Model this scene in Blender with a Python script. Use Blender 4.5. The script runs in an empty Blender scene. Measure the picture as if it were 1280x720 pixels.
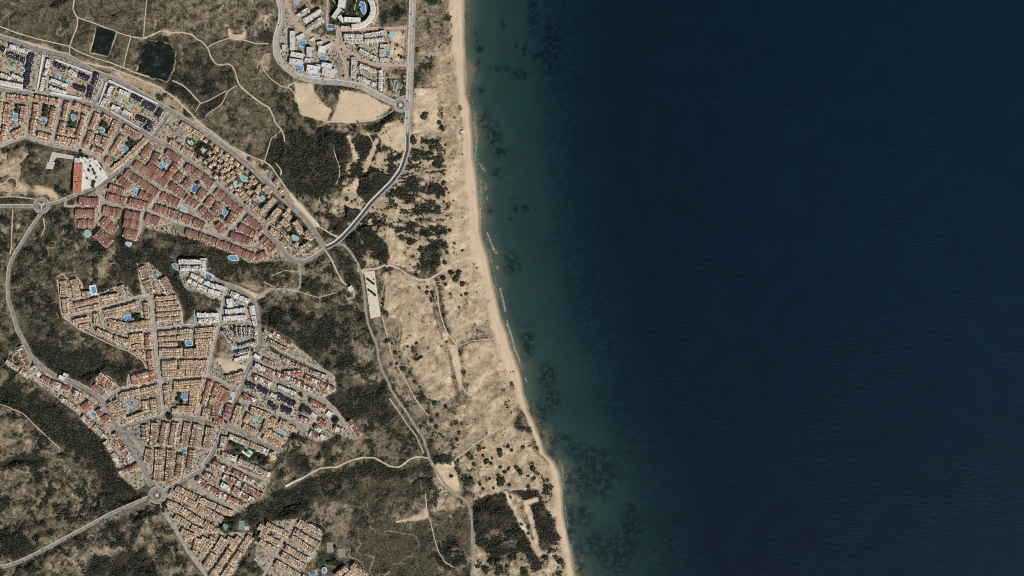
import bpy, math, random
import numpy as np
from mathutils import Vector
rnd = random.Random(7)
rng = np.random.default_rng(11)
SC = bpy.context.scene
COL = SC.collection
M = 2.0                                    # metres per traced unit
def X(px): return (px - 640.0) * M
def Y(py): return (360.0 - py) * M
def pts(s):
    """'x,y x,y' -> [(x,y),...]"""
    return [tuple(float(v) for v in p.split(',')) for p in s.split()]

# ------------------------------------------------------------------ traced plan
SHORE = pts("579,-60 580,0 580,45 582,70 582,100 583,118 588,135 590,165 592,200 595,215 598,250 600,270 601,290 604,305 610,322 613,340 617,358 622,378 627,400 633,415 639,436 646,453 652,472 655,494 660,512 668,528 675,547 682,567 693,577 700,592 703,612 704,639 709,667 715,695 719,720 722,780")
SY = np.array([p[1] for p in SHORE]); SX = np.array([p[0] for p in SHORE])

# roads: (width, pavement width, points, kind)  kind a = asphalt, g = pale old asphalt, b = pink brick, d = dark fresh asphalt
ROADS = [
 (4.6,1.2,"-40,34 0,46 20,52 47,62 84,70 120,91 148,101 180,119 222,144 258,167 289,189 314,209 333,228 360,253 380,272 390,285 404,306 408,312",'a'),
 (4.2,1.0,"-40,104 0,112 33,117 78,123 116,131 150,147 181,166 189,173 208,181 230,197 250,211 271,230 289,245 308,262 331,287 350,309 358,319 367,325 380,328 392,322 401,316 407,311",'a'),
 (3.4,0.8,"41,60 36,90 34,116 35,150 35,171",'g'),
 (3.4,0.8,"8,114 3,162 0,185",'g'),
 (3.6,0.8,"57,66 47,117",'g'),
 (3.6,0.8,"78,123 67,173 66,181",'g'),
 (3.8,0.8,"134,97 125,118 116,131 101.5,184",'g'),
 (3.8,0.8,"152,149 133,194 131,203",'g'),
 (3.8,0.8,"211,142 189,173 156,209",'g'),
 (4.2,0.9,"-40,190 0,184 19,176 34,172 51,178 70,183 94,187 109,190 122,195 131,203 137,222",'g'),
 (4.2,0.9,"165,203 156,210 136,223 122,233.6 94,245 75,253 62,256",'a'),
 (3.2,0.7,"166,211 180,220 205,237.5 224,248 242,264 258,280 267,289 280,297 289,303",'g'),
 (3.4,0.7,"233,200 205,237 188,261",'g'),
 (3.4,0.7,"272,230 252,256 245,263",'g'),
 (3.4,0.7,"310,264 280,297",'g'),
 (3.8,0.8,"123,236 128,250 141,256 156,260 180,262.5 196,269 219,278 246,287.5 267,294 281,300 299,305 317,308 330,301",'g'),
 (2.6,0.5,"84,249 82,258 100,259 126,258 127,268 124,290",'g'),
 (2.6,0.5,"180,262 177,290 168,300",'g'),
 (4.2,0.9,"-40,258 0,258.5 45,258.5",'a'),
 (4.2,0.8,"52,268 39,287 26.5,308 20,317 13,334 11,353 12,375 19,397 23,412 30,425 39,444 53,458 70,470 94,478 112,487 128,499 133,508 140,523 156,548 170,572 184,594 190,607",'a'),
 # northern resort
 (5.0,1.6,"346,-40 349,0 352.5,12 352,26 348,39 345,53 345.5,67 351,78 360,87 371,95 387,100 402,102 421,103 437,105 452,108 470,118 484,125 493,129",'g'),
 (5.6,1.6,"517,-40 516,0 514.5,50 513,90 512,112 512,131 510,152 509.5,168",'g'),
 (3.8,1.5,"509.5,166 509.5,187 504,205 501,213 490,228 477,241 465,253 454,267 441,283 427,298 418,305 407,310",'d'),
 (4.2,0,"357,-2 363,14 374,37 387,43 402,48 418,56 430,61 440,67 452,75 468,81 484,82 508,82",'b'),
 (4.0,0,"420,57 427,69 432,81 434,100",'b'),
 (3.6,0,"423,59 422,38 441,37.5 465,36 509,36",'b'),
 (2.2,0,"410,-30 410,0 409,31",'b'),
 (2.0,0,"471,-20 471,0 473,16 467,31",'b'),
 # middle settlement
 (3.4,0.8,"90,394 125,387 156,378 172,372 184,371 189,374 191,380 191,394 194,412",'g'),
 (3.0,0.7,"126,387 130,406 140,412 156,416 180,415 194,412",'g'),
 (3.8,0.8,"189,373 192,395 194,412 196,431 199,459 202,477 204,501 206,519",'g'),
 (3.8,0.8,"194,412 227,408.6 248,407 274,405 302,402 324,406",'g'),
 (2.2,0.5,"200,448.5 265,448.5",'g'),
 (3.6,0.8,"131,500 140,492 156,486 180,481 202,475.5 227,472.6 258,471 265,471",'g'),
 (3.6,0.8,"274,352 286,359 280,372 277,403 274,408 264,448 261,470 255,494 250,512 248,523",'g'),
 (3.4,0.7,"262,470 280,478 297,487.5",'g'),
 (4.4,0.9,"226,347 240,341 252,345 272,352 295,360 314,372 320,381 323,395 325,415 325,428 317,447 308,465 300,489 292,505 283,530 274,550 264,569 253,587 239,595 216,608 206,614",'a'),
 (3.6,0.8,"150,534 172,528 180,526 205,519.5 227,519 247,523 267,528 283,530 302,539 328,553 354,563",'a'),
 (4.0,0,"167,548 180,566 188,590",'g'),
 (3.4,0.4,"336,428 352,439 380,452 402,462 415,469",'g'),
 (3.6,0.6,"318,452 340,468 362,479 393,494 406,500 418,511 427,523 437,536 446,549",'g'),
 (3.0,0.4,"312,467 340,481 366,493 390,504",'g'),
 (3.6,0.6,"299,500 320,509 344,517 356,520 374,530 390,543 398,551",'g'),
 (3.6,0.4,"272,571 300,586 337,602",'g'),
 (2.6,0.3,"310,509 302,531",'g'),
 # southern fan
 (4.2,0.8,"186,622 140,642 94,667 47,692 23,703 9,708 -40,706",'a'),
 (3.6,0.7,"203,628 206,640 220,661 238,692 258,718 275,745",'g'),
 (3.4,0.6,"236,600 249,611 272,624 296,638",'g'),
 (1.8,0,"274,666 285,668 300,666 316,667 303,691 289,720 280,735",'g'),
 (1.6,0,"205,622 225,634 254,653 275,666",'g'),
 (3.0,0.5,"369,651 356,670 345,695 330,720 320,740",'g'),
 (2.6,0.4,"319,677 345,694 379,717",'g'),
 (2.6,0.4,"340,660 356,670 393,697",'g'),
 # coast road
 (3.0,0,"418,305 430,306 440,317 448,331 452,344 455,362 457,386 460,404 465,417 471,431 473,447 477,462 484,475 490,489 498,501 509,516 520,534 529,547 534,562 538,576 547,591 557,606 573,619 584,627 589,639 590,655 590,681 595,695 591,708 588,740",'c'),
 (3.0,0,"374,327 375,340 376,357 372,362 358,362 338,361 325,368 318,377",'g'),
]
PATHS = [
 (1.0,"416,0 424,11 436,19 446,20"),(1.0,"446,0 443,12 450,24 458,28"),
 (0.8,"482,97 508,96"),(0.8,"489,88 487,98 492,108 497,118"),(0.8,"507,100 500,112 498,118"),
 (1.0,"-10,232 5,230 14,222 22,224 22,234 14,240 4,238"),(1.0,"-10,247 20,246 45,249"),(1.0,"2,214 16,210 26,204 36,192"),
 
 (0.9,"478,395 484,420 490,446 504,470 520,500 536,520"),(0.8,"500,340 506,352 528,356 548,352"),(0.7,"505,222 530,214 560,210 590,214"),
 (0.8,"330,352 350,362 372,364 398,372 420,366"),(0.8,"340,345 356,338 372,340"),(0.7,"592,612 612,606 626,610 646,612 672,608 694,600"),
 # (width, points)
 (1.3,"-40,20 0,33 20,41 47,49 73,55 87,58 97,64 119,73 137,78 155,85 166,90 177,94 188,97"),
 (1.5,"94,-40 94,0 92,11 94,17 98,23 97.5,33 93,44 89,55 87.5,61 88,70"),
 (1.2,"99,22.6 108,26 115,28 125,32 140,38 156,44 165,46 176,48 184,48"),
 (1.1,"164,47 160,62 155,84"),
 (1.1,"185,-40 184,0 181,31 180,47"),
 (1.6,"180,48 189,45 203,38 211,42 219,41 230,41 241,44 247,50 253,52 258,58 261,62 264,72 270,80 277,82 285,80 290,82 294,89 297,100 299,106 305,112 317,122 328,130 336,134 341,144 345,155 352,162 355,169 356,177"),
 (1.1,"352,163 345,169 339,173 337,181 334,191 331,201"),
 (1.2,"261,59 267,55 277,51 286,48 303,50 311,52 320,55 336,55"),
 (1.0,"297,107 290,111 284,115 282,122 277,131 270,136 263,140 257,146"),
 (1.0,"283,114 272,120 261,126 250,130 247,136 245,140"),
 (1.6,"216,101 228,106 238,115 246,124 251,129"),
 (1.4,"0,47 31,52 62,61 84,70 108,79 125,83 140,85 156,92 176,100 200,109 219,123 230,133 241,144 250,154 261,162 274,172 288,183 302,190 320,198 331,202 339,208 344,215 349,223 357,234 363,242"),
 (3.0,"363,242 371,253 380,262 390,273 399,283"),
 (1.6,"399,283 410,290 424,298"),
 (1.2,"345,204 352,213 351,219"),
 (1.0,"418,188 420,197 424,206 425,218 422,228 419,231"),
 (1.8,"407,313 415,325 420,337 429,353 436,359"),
 (2.2,"454,337 471,336 480,332 490,332 501,337 512,345 524,350 535,350 541,347 555,338 568,328 580,323 592,321"),
 (2.6,"357,608 368,602 379,597"),
 (1.8,"379,597 391,590 401,585 412,584 421,584 429,580 437,576 452,572 468,572 477,577 488,583 499,584 506,579 512,574 520,571 527,571 537,573"),
 (1.2,"487,498 497,512 509,530 520,544 525,556 528,563 532,569"),
 (1.0,"532,617 534,642 539,655 543,673 548,689 556,702 567,709"),
 (1.8,"495,652 510,650 520,648 534,645"),
 (1.3,"565,578 582,565 595,554 614,542 629,534 639,525 643,517"),
 (1.2,"541,349 547,365 549,385 552,398 558,415 570,430 574,452 575,475 582,492"),
 (0.8,"572,433 590,426 618,423"),
 (1.2,"55,273 57,285 52,296"),
 (1.2,"17,262 16,285 15,310 14,318"),
 (1.2,"373,101 360,108 369,118 373,130 376,143 392,147 409,152 440,153 465,151 482,145 492,138"),
 (1.0,"338,68 330,69 327,78 331,90 340,100 352,108 366,112"),
 (1.0,"72,346 80,342 84,349 92,347 98,346 102,354 105,372 112,374"),
 (1.0,"72,350 75,368 77,388 79,396 88,402 100,412 118,420 138,430 165,441 180,452 184,462 161,468 160,482"),
 (1.0,"172,329 175,350 181,366 188,372"),
 (1.0,"209,348 219,370 228,392 229,406"),
 (0.9,"120,480 123,466 138,471 149,484"),
 (0.9,"30,440 22,440 16,447 18,452 28,460 38,469 52,478 75,490 92,505 104,520 118,538 130,549"),
 (0.8,"459,165 470,185 462,205 456,214"),
 (0.9,"0,505 10,508 30,517 45,532 62,548 75,560"),
]
URBAN = [ # ground paved around houses (tone 0..1 pale)
 ("-40,48 0,50 45,63 85,75 130,96 190,124 250,166 315,212 360,258 402,310 405,318 380,333 360,326 335,328 312,330 292,312 233,297 180,285 176,302 158,298 158,262 132,310 118,290 96,284 92,256 118,240 134,222 128,205 100,190 68,184 34,174 0,186 -40,190",0.55),
 ("345,-40 460,-40 509,-40 509,125 480,119 452,106 400,99 371,92 350,70 347,50 354,30",0.6),
 ("72,350 92,347 104,352 104,374 150,356 160,356 168,372 178,371 172,332 187,328 212,350 228,385 229,406 246,390 270,388 272,376 250,366 232,362 220,330 256,322 258,342 276,353 296,360 322,384 326,430 314,450 300,490 283,532 354,562 345,570 318,556 283,548 277,562 340,594 336,604 320,622 296,640 275,664 318,666 292,720 258,720 205,632 195,606 186,590 150,534 128,500 118,482 124,465 150,484 160,482 160,468 184,462 182,450 80,398",0.5),
 ("330,412 368,430 418,470 420,488 404,498 450,548 440,550 420,542 410,550 396,552 355,535 330,525 300,506 306,470 320,440",0.5),
 ("292,508 318,506 370,534 352,560 328,552 302,538 288,528",0.6),
 ("8,452 14,444 30,428 54,462 94,482 132,506 150,536 190,600 172,612 150,595 132,552 104,522 76,500 30,466",0.5),
 ("322,676 336,652 372,648 404,664 396,694 384,704 376,722 340,722 318,700",0.5),
 ("420,724 434,704 444,706 462,724",0.5),
 ("216,606 245,594 276,566 336,602 328,622 300,640 270,640 222,622",0.5),
]
# land cover, painted in order: (polygon, sand, green, feather, warp, stripe)
COVER = [
 ("-60,-60 345,-60 350,110 340,170 260,165 190,115 90,66 -60,42",0.17,0.10,6,5,0),
 ("215,-60 345,-60 340,60 300,50 215,45",0.28,0.09,8,6,0),
 ("215,60 262,66 268,84 292,85 298,108 250,140 205,112",0.08,0.52,6,5,0),
 ("265,115 345,150 330,200 255,160",0.24,0.14,8,5,0),
 ("245,135 282,112 285,122 255,150",0.0,0.85,3,3,0),
 ("80,0 92,0 92,50 80,50",0.05,0.42,6,4,0),
 ("310,44 338,42 338,53 312,52",0.02,0.75,3,3,0),
 ("282,28 290,42 303,42 305,30 308,46 300,51 286,48",0.85,0.05,2,2,0),
 ("331,22 337,20 334,34 330,36",0.8,0.05,2,2,0),
 ("200,37 212,36 214,44 204,45",0.9,0,2,2,0),
 ("318,72 336,68 340,85 326,92",0.55,0.12,4,3,0),
 ("480,-60 510,-60 508,34 474,34",0.15,0.25,4,3,0),
 # strip along the avenue
 ("0,45 60,57 120,80 180,98 225,124 258,158 300,188 340,208 358,232 372,256 355,252 320,214 285,187 250,163 205,128 150,98 90,69 0,47",0.72,0.2,2,2,0),
 ("340,215 350,218 376,250 384,262 372,258 350,232",0.75,0.25,2,3,0),
 # dark scrub plain
 ("336,175 360,166 436,165 441,206 425,212 425,232 408,242 392,248 372,242 350,222 334,204",0.03,0.80,3,4,0),
 ("418,167 437,167 441,205 424,207",0.0,0.97,2,3,0),
 ("405,240 460,240 462,268 430,272 418,300 395,278 385,262",0.62,0.30,4,4,0),
 # bare plots
 ("370,105 391,105 393,118 413,137 409,149 392,147 376,143 370,124",0.92,0.03,2,2,0),
 ("393,110 424,112 415,137 398,122",0.22,0.25,2,2,0),
 ("427,113 449,117 460,120 490,135 466,150 440,152 413,151",1.0,0.0,1,1,0),
 ("395,150 420,154 460,152 458,166 436,165 400,164",0.5,0.3,4,3,0),
 # northern dune
 ("516,-60 566,-60 572,110 545,118 516,112",0.42,0.16,4,4,0),
 ("514,80 536,84 534,108 514,112",0.2,0.55,3,4,0),
 ("545,60 572,60 576,118 545,118",0.72,0.06,4,4,0),
 ("517,110 546,108 552,168 514,172",0.95,0.05,3,3,0),
 ("546,112 575,112 584,200 556,200",0.80,0.07,5,4,0),
 ("534,-5 548,-5 546,5 534,7",0.1,0.95,1,2,0),
 ("556,190 606,190 608,335 545,342 556,300",0.95,0.035,3,3,0),
 ("425,203 447,196 444,168 480,168",0.5,0.5,3,3,0),
 # striped dune
 ("430,205 448,195 446,168 480,168 508,170 552,172 560,240 562,310 520,335 480,330 448,300 428,262",0.92,0.55,4,4,1),
 ("445,172 477,170 466,201 450,198 448,185",0.2,0.97,1.5,3,0),
 ("457,157 475,153 490,142 489,150 475,163 458,164",0.1,0.97,1,2,0),
 ("476,158 506,150 508,178 500,190 484,180 474,170",0.97,0.1,2,3,0),
 ("449,226 470,214 492,222 478,240 462,254 450,250",0.3,0.9,2,3,0),
 ("429,224 448,224 448,248 429,246",0.92,0.15,2,3,0),
 ("414,250 440,246 459,246 452,264 416,268",0.92,0.15,2,3,0),
 ("435,263 454,262 450,272 436,280",0.1,0.92,2,3,0),
 ("413,270 434,272 436,290 424,296 412,284",0.08,0.55,2,3,0),
 ("462,292 486,288 500,300 498,330 484,330 487,314 480,300",0.95,0.06,2,2,0),
 ("449,287 460,284 480,301 486,314 484,328 475,329 462,312 452,300",0.0,1.0,1,2,0),
 ("430,298 446,290 456,318 448,330 440,316",0.0,0.85,2,2,0),
 ("452,316 472,314 476,332 452,333",0.8,0.25,2,2,0),
 ("492,304 540,304 524,345 500,334",0.92,0.12,3,3,0),
 ("528,308 556,310 548,332 524,334",0.35,0.7,2,3,0),
 # middle dune
 ("472,338 500,338 524,352 545,350 552,400 556,420 540,440 520,440 500,430 482,398",0.82,0.05,4,5,0),
 ("545,345 600,325 625,400 640,440 655,500 640,525 610,535 585,500 574,440 558,400",0.90,0.04,4,5,0),
 ("497,396 515,390 556,420 572,455 575,490 560,510 540,505 520,470 498,440",0.88,0.03,5,5,0),
 ("588,410 612,400 614,425 592,432",0.55,0.08,4,3,0),
 ("606,468 640,470 648,510 620,512",0.72,0.16,5,4,0),
 ("541,366 548,366 560,415 574,432 577,480 570,490 560,440 545,400",0.45,0.12,2,2,0),
 ("554,414 561,416 562,426 556,426",1,0,1,1,0),
 ("560,430 571,434 576,460 576,488 572,475 566,452",1.0,0,1,1,0),
 ("572,430 580,426 578,460 576,480",0.3,0.35,2,2,0),
 ("548,362 552,362 556,396 566,428 572,431 569,434 561,432 552,404",0.22,0.3,1,1,0), ("560,436 563,440 568,474 574,492 570,492 564,472",0.3,0.25,1,1,0), ("575,432 592,423 618,419 618,422 593,427 576,436",0.3,0.2,1,1,0), ("576,488 590,500 604,514 620,514 620,518 602,518 584,504",0.35,0.2,1.5,2,0),
 ("512,428 524,430 526,446 520,450 514,440",0.4,0.35,2,3,0), ("486,404 496,396 498,426 490,430",0.3,0.6,2,3,0),
 ("483,330 500,340 520,347 532,352 560,345 530,356 500,350 484,342",0.75,0.2,2,3,0),
 ("478,396 496,394 500,440 520,480 530,520 545,560 530,545 500,495 480,450 470,420",0.46,0.10,3,4,0),
 ("524,500 575,495 580,545 556,572 538,560 528,530",0.5,0.14,4,4,0),
 ("575,505 640,510 645,530 600,550 570,575 560,570 580,540",0.72,0.06,4,4,0),
 ("586,500 640,492 640,515 600,518",0.86,0.05,3,3,0),
 ("596,555 640,530 658,535 680,580 694,590 700,625 640,625 600,612 580,590 570,575",0.76,0.16,4,4,0),
 ("600,560 660,552 668,575 640,585 610,572",0.88,0.04,3,3,0),
 ("640,528 662,524 664,538 646,540",0.25,0.4,3,3,0),
 ("543,582 568,578 573,600 575,613 562,612 550,600",1.0,0.0,1.5,1.5,0),
 ("534,570 572,567 560,577 536,581",0.1,0.6,2,2,0),
 # southern wood and dunes
 ("588,610 706,606 722,720 722,790 588,790",0.84,0.22,3,4,0),
 ("593,625 626,613 634,625 648,653 660,677 676,702 678,712 665,714 657,699 653,690 626,693 607,692 595,677 590,647",0.25,0.88,1.5,3,0),
 ("600,660 650,660 648,684 600,684",0.35,0.62,4,4,0),
 ("640,613 674,612 672,622 655,624",0.1,0.9,1,2,0),
 ("659,631 670,625 684,638 692,647 700,666 692,677 690,688 678,689 670,675 662,644",0.4,0.82,1.5,3,0),
 ("648,625 660,632 664,660 676,690 668,690 652,650",0.35,0.28,2,2,0),
 ("600,692 660,694 668,790 600,790",0.55,0.42,3,4,0),
 # plains west of the coast road
 ("430,330 452,340 458,400 466,430 440,440 415,400 420,360",0.30,0.36,5,5,0),
 ("421,315 440,325 448,345 446,365 436,352 424,335",0.03,0.75,2,3,0),
 ("320,333 372,328 420,330 428,360 400,372 330,372",0.36,0.36,5,5,0),
 ("372,345 402,348 400,364 374,362",0.03,0.8,3,3,0),
 ("278,348 300,352 340,362 330,372 318,372 300,360",0.62,0.15,3,3,0),
 ("325,395 340,382 400,385 442,378 460,405 470,430 474,455 446,478 412,458 368,428 340,412",0.14,0.58,4,5,0),
 ("327,398 348,390 360,405 338,408",0,0.9,3,3,0),
 ("366,424 384,408 410,405 412,425 395,450",0,0.85,4,4,0),
 ("438,424 470,430 468,448 440,450",0.4,0.25,4,4,0),
 ("440,466 476,462 478,480 440,484",0.36,0.35,4,4,0),
 ("393,488 424,487 450,481 476,482 492,506 498,522 470,532 440,528 425,515 410,497",0.05,0.80,4,4,0),
 ("445,520 520,540 525,570 480,575 440,570 400,580 398,555 445,552",0.3,0.34,5,5,0),
 ("350,562 400,552 402,583 360,602 350,590",0.42,0.28,4,4,0),
 ("404,554 414,554 416,582 404,584",0.02,0.8,2,2,0),
 ("355,562 378,565 388,582 372,594 356,580",0.05,0.72,3,3,0),
 ("344,560 356,566 360,590 348,594 338,580",0.3,0.4,3,3,0),
 # burnt-looking southern plain
 ("440,590 530,580 545,620 545,790 440,790 438,660 430,610",0.02,0.09,6,6,0),
 ("338,652 330,636 357,612 380,601 421,588 470,578 500,590 530,577 536,588 500,600 460,593 425,600 402,614 384,634 362,650",0.0,0.88,2.5,3,0), ("395,612 425,602 445,606 446,660 438,640 420,628 400,634",0.02,0.35,3,3,0),
 ("480,630 532,618 532,650 490,650",0.3,0.18,5,4,0),
 ("390,642 415,627 434,628 440,634 437,655 442,682 427,671 412,664",0.40,0.16,1.5,2,0),
 ("540,645 590,630 590,690 560,700 548,680",0.08,0.16,4,4,0),
 ("545,675 575,680 586,700 570,712 552,700",0.35,0.6,3,3,0),
 ("542,594 552,604 578,620 588,632 560,640 540,640",0.62,0.4,3,3,0),
 ("404,666 412,664 416,682 420,704 408,704",0.02,0.8,2,2,0),
 # settlement fringes and ravines
 ("50,262 80,262 92,290 70,340 72,396 50,420 28,405 22,370 26,330 42,300",0.12,0.42,5,5,0),
 ("-60,260 20,262 45,262 24,305 8,335 8,380 20,410 -60,420",0.26,0.40,5,5,0),
 ("24,310 40,310 44,385 26,380",0.05,0.55,4,4,0),
 ("-60,196 36,190 42,200 26,226 60,236 74,246 70,252 46,240 -60,250",0.90,0.10,3,3,0), ("-5,226 10,222 20,226 23,236 16,242 18,236 14,228 4,229 -5,232",0.3,0.7,1,2,0), ("-5,240 12,238 14,241 -5,245",0.3,0.7,1,2,0), ("30,224 48,226 48,234 32,233",0.6,0.1,1,1,0), ("14,246 40,243 44,250 16,252",0.3,0.6,1,2,0),
 ("10,184 30,180 34,198 12,204",0.35,0.22,3,3,0),
 ("28,200 90,196 94,240 76,246 30,225",0.14,0.28,3,3,0),
 ("84,320 140,306 160,302 182,290 200,300 186,326 172,330 165,350 178,371 160,372 140,352 120,368 106,358 118,345 100,345 85,342",0.16,0.52,4,5,0),
 ("120,330 140,312 138,340 124,352",0.4,0.2,4,4,0),
 ("148,316 176,308 180,325 166,350 178,371 156,360",0.02,0.85,3,3,0),
 ("146,262 158,262 156,300 160,310 146,306",0.02,0.85,2,2,0),
 ("190,290 232,296 292,310 314,324 372,334 372,350 332,356 290,346 262,340 258,324 218,326 205,318",0.14,0.52,4,5,0),
 ("205,314 260,310 320,330 280,335 230,322",0.05,0.7,4,4,0),
 ("188,300 208,318 218,330 234,352 244,368 240,396 231,402 225,380 211,355 199,340 185,326",0.02,0.85,3,3,0),
 ("240,366 268,370 276,382 270,388 244,388",0.12,0.4,2,2,0),
 ("31,412 47,423 81,436 125,431 180,455 183,461 161,467 153,483 140,470 123,464 109,480 87,469 67,461 47,447 34,426",0.02,0.82,3,4,0),
 ("84,410 110,424 140,436 176,452 150,452 120,440 84,436",0.22,0.42,3,4,0),
 ("28,398 70,396 84,412 60,425 38,420",0.08,0.6,4,4,0),
 ("-60,415 28,430 18,445 -60,450",0.08,0.62,5,5,0),
 ("-60,455 20,466 60,492 100,522 124,548 90,545 50,520 -60,480",0.26,0.52,4,4,0),
 ("-60,478 30,492 78,509 100,528 131,551 144,581 150,594 176,614 133,616 119,588 100,566 75,559 47,531 31,514 -60,498",0.0,0.90,3,4,0),
 ("-60,510 30,516 75,562 110,590 150,640 140,700 60,790 -60,790",0.28,0.42,6,6,0),
 ("0,512 30,520 40,560 0,566",0.42,0.28,5,5,0),
 ("180,50 200,46 224,58 224,90 214,108 190,103 166,93",0.04,0.72,3,3,0),
 ("0,578 18,568 44,569 58,584 40,580 12,588",0.0,0.95,1.5,2,0),  # curved cliff: its shade put in as dense dark cover
 ("120,612 165,606 186,618 140,640",0.05,0.75,3,3,0),
 ("0,668 30,668 50,685 40,697 8,697",0.02,0.85,3,4,0),
 ("60,700 130,682 165,686 140,712 60,710",0.52,0.25,4,4,0),
 ("140,692 195,690 198,724 138,720",0.02,0.82,3,4,0),
 ("112,697 134,696 132,722 106,722",0.02,0.82,3,4,0),
 ("165,640 204,640 250,715 200,722 180,690",0.34,0.36,4,5,0),
 ("290,646 330,622 360,616 372,640 336,652 322,676 316,668 296,662",0.05,0.70,3,3,0),
 ("300,690 318,672 322,702 330,722 296,722",0.2,0.45,3,3,0),
 ("268,449 284,449 310,458 305,466 286,467",0.9,0.03,1,1,0),
 ("272,424 288,430 291,446 272,446",0.45,0.1,1,1,0),
 ("20,445 34,432 36,440 22,460",0.1,0.6,2,2,0),
 ("168,596 186,600 180,612 164,606",0.3,0.5,2,2,0),
]
BRIGHT = [ # freshly bared pale earth: polygon, amount
 ("543,582 556,579 568,578 573,600 575,613 562,612 550,600",.9), ("370,105 391,104 393,118 413,137 409,149 392,147 376,143 370,124",.7), ("427,113 449,117 460,120 490,135 466,150 440,152 413,151",.95),
 ("627,613 634,612 650,645 664,672 679,693 674,696 658,672 643,645",.5), ("654,626 671,620 676,627 663,632 668,650 676,690 672,692 664,660 656,640",.4), ("46,232 66,236 74,246 70,250 58,244 46,240",.5),
 ("560,430 571,434 576,460 575,488 572,475 566,452",1.0), ("554,414 561,416 562,426 556,426",1.0), ("445,337 456,335 462,338 456,342",.6), ("476,168 508,155 508,170 492,186 478,180",.6),
 ("268,450 284,450 310,458 305,466 285,467",.5), ("366,252 376,255 398,282 390,284 372,266",.6), ("434,170 440,170 446,192 452,200 444,202 440,190",.5), ("468,174 474,172 462,205 455,214 452,210 460,196",.6),
 ("286,31 290,42 303,42 305,31 307,47 296,50 286,47",.4), ("520,112 544,110 548,140 546,165 518,168",.25), ("532,634 536,640 534,648 500,652 496,650 524,645",.4), ("284,354 300,358 330,372 318,374 296,362",.3),
]
UNPAVE = [ ("149,262 157,262 156,300 152,307 145,302",0,.97), ("138,203 146,203 146,206 138,206",.3,.4), ("482,88 508,86 508,120 498,119 484,112",.3,.35), # bare or planted ground inside the estates: polygon, sand, green
 ("268,449 284,449 310,458 305,466 285,467",0.95,0.02),("268,412 280,416 292,440 290,448 267,447",0.45,0.15),("475,-40 508,-40 508,33 474,33 470,20",0.22,0.3),
 ("488,39 507,39 507,78 489,78",0.97,0.06),("364,-30 408,-30 408,44 388,42 366,16",0.45,0.22),("262,372 274,374 276,384 258,386 248,380",0.2,0.35),
 ("252,168 315,212 345,240 380,272 402,304 384,318 358,292 330,266 305,243 272,220 240,192 246,178",0.12,0.5),("304,572 334,596 322,604 296,586",0.25,0.35),
 ("330,424 352,434 372,446 395,458 404,464 384,460 340,440",0.2,0.4),("10,446 28,430 40,452 24,458",0.3,0.4),
]
LAWN = [ # bright irrigated lawns: polygons
 "412,-20 465,-20 462,28 446,34 412,31", "409,39 420,38 420,44 409,44", "222,425 243,424 244,433 222,434", "165,391 177,390 177,400 166,401",
 "284,552 300,560 304,575 318,575 332,584 322,566 306,556 290,548", "274,653 279,645 290,643 297,650 296,662 284,667 276,662", "395,688 408,690 412,706 400,706",
 "224,488 230,486 230,503 222,503", "54,132 62,130 61,146 53,146", "20,130 25,130 24,142 19,141",
 "88,140 98,140 96,160 86,164", "126,152 135,152 134,165 124,170", "161,172 169,176 164,192 154,190", "234,170 246,176 243,186 232,180",
]
ASPH_LOTS = [("156,541 180,530 177,552 188,580 186,590 168,568",'a'),("266,466 274,458 283,466 274,474",'a'),("248,518 255,500 262,500 258,524",'g'),("251,563 262,560 256,580 246,590 243,572",'g'),
             ("417,78 424,70 429,86 428,97 421,97 423,88",'a'),("254,340 262,341 275,349 270,354 258,350",'g'),("204,141 212,144 200,166 192,162",'a'),("99,196 118,198 136,222 122,233 103,238",'x'),("66,190 98,196 98,200 72,197 66,204 62,203",'w'),("60,203 70,203 67,212 58,211",'w'),
             ("280,495 294,489 292,505 284,504",'w'),("4,80 10,80 10,92 4,92",'p'),("88,106 93,107 91,117 86,116",'p'),("164,140 171,144 168,151 161,147",'p'),("75,89 84,92 82,96 72,92",'p'),("88,94 96,97 94,105 90,104",'p'),("152,119 162,123 158,128 150,121",'p'),("168,132 178,138 172,146 166,142",'p'),("20,80 26,82 24,94 19,93",'p')]
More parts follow.
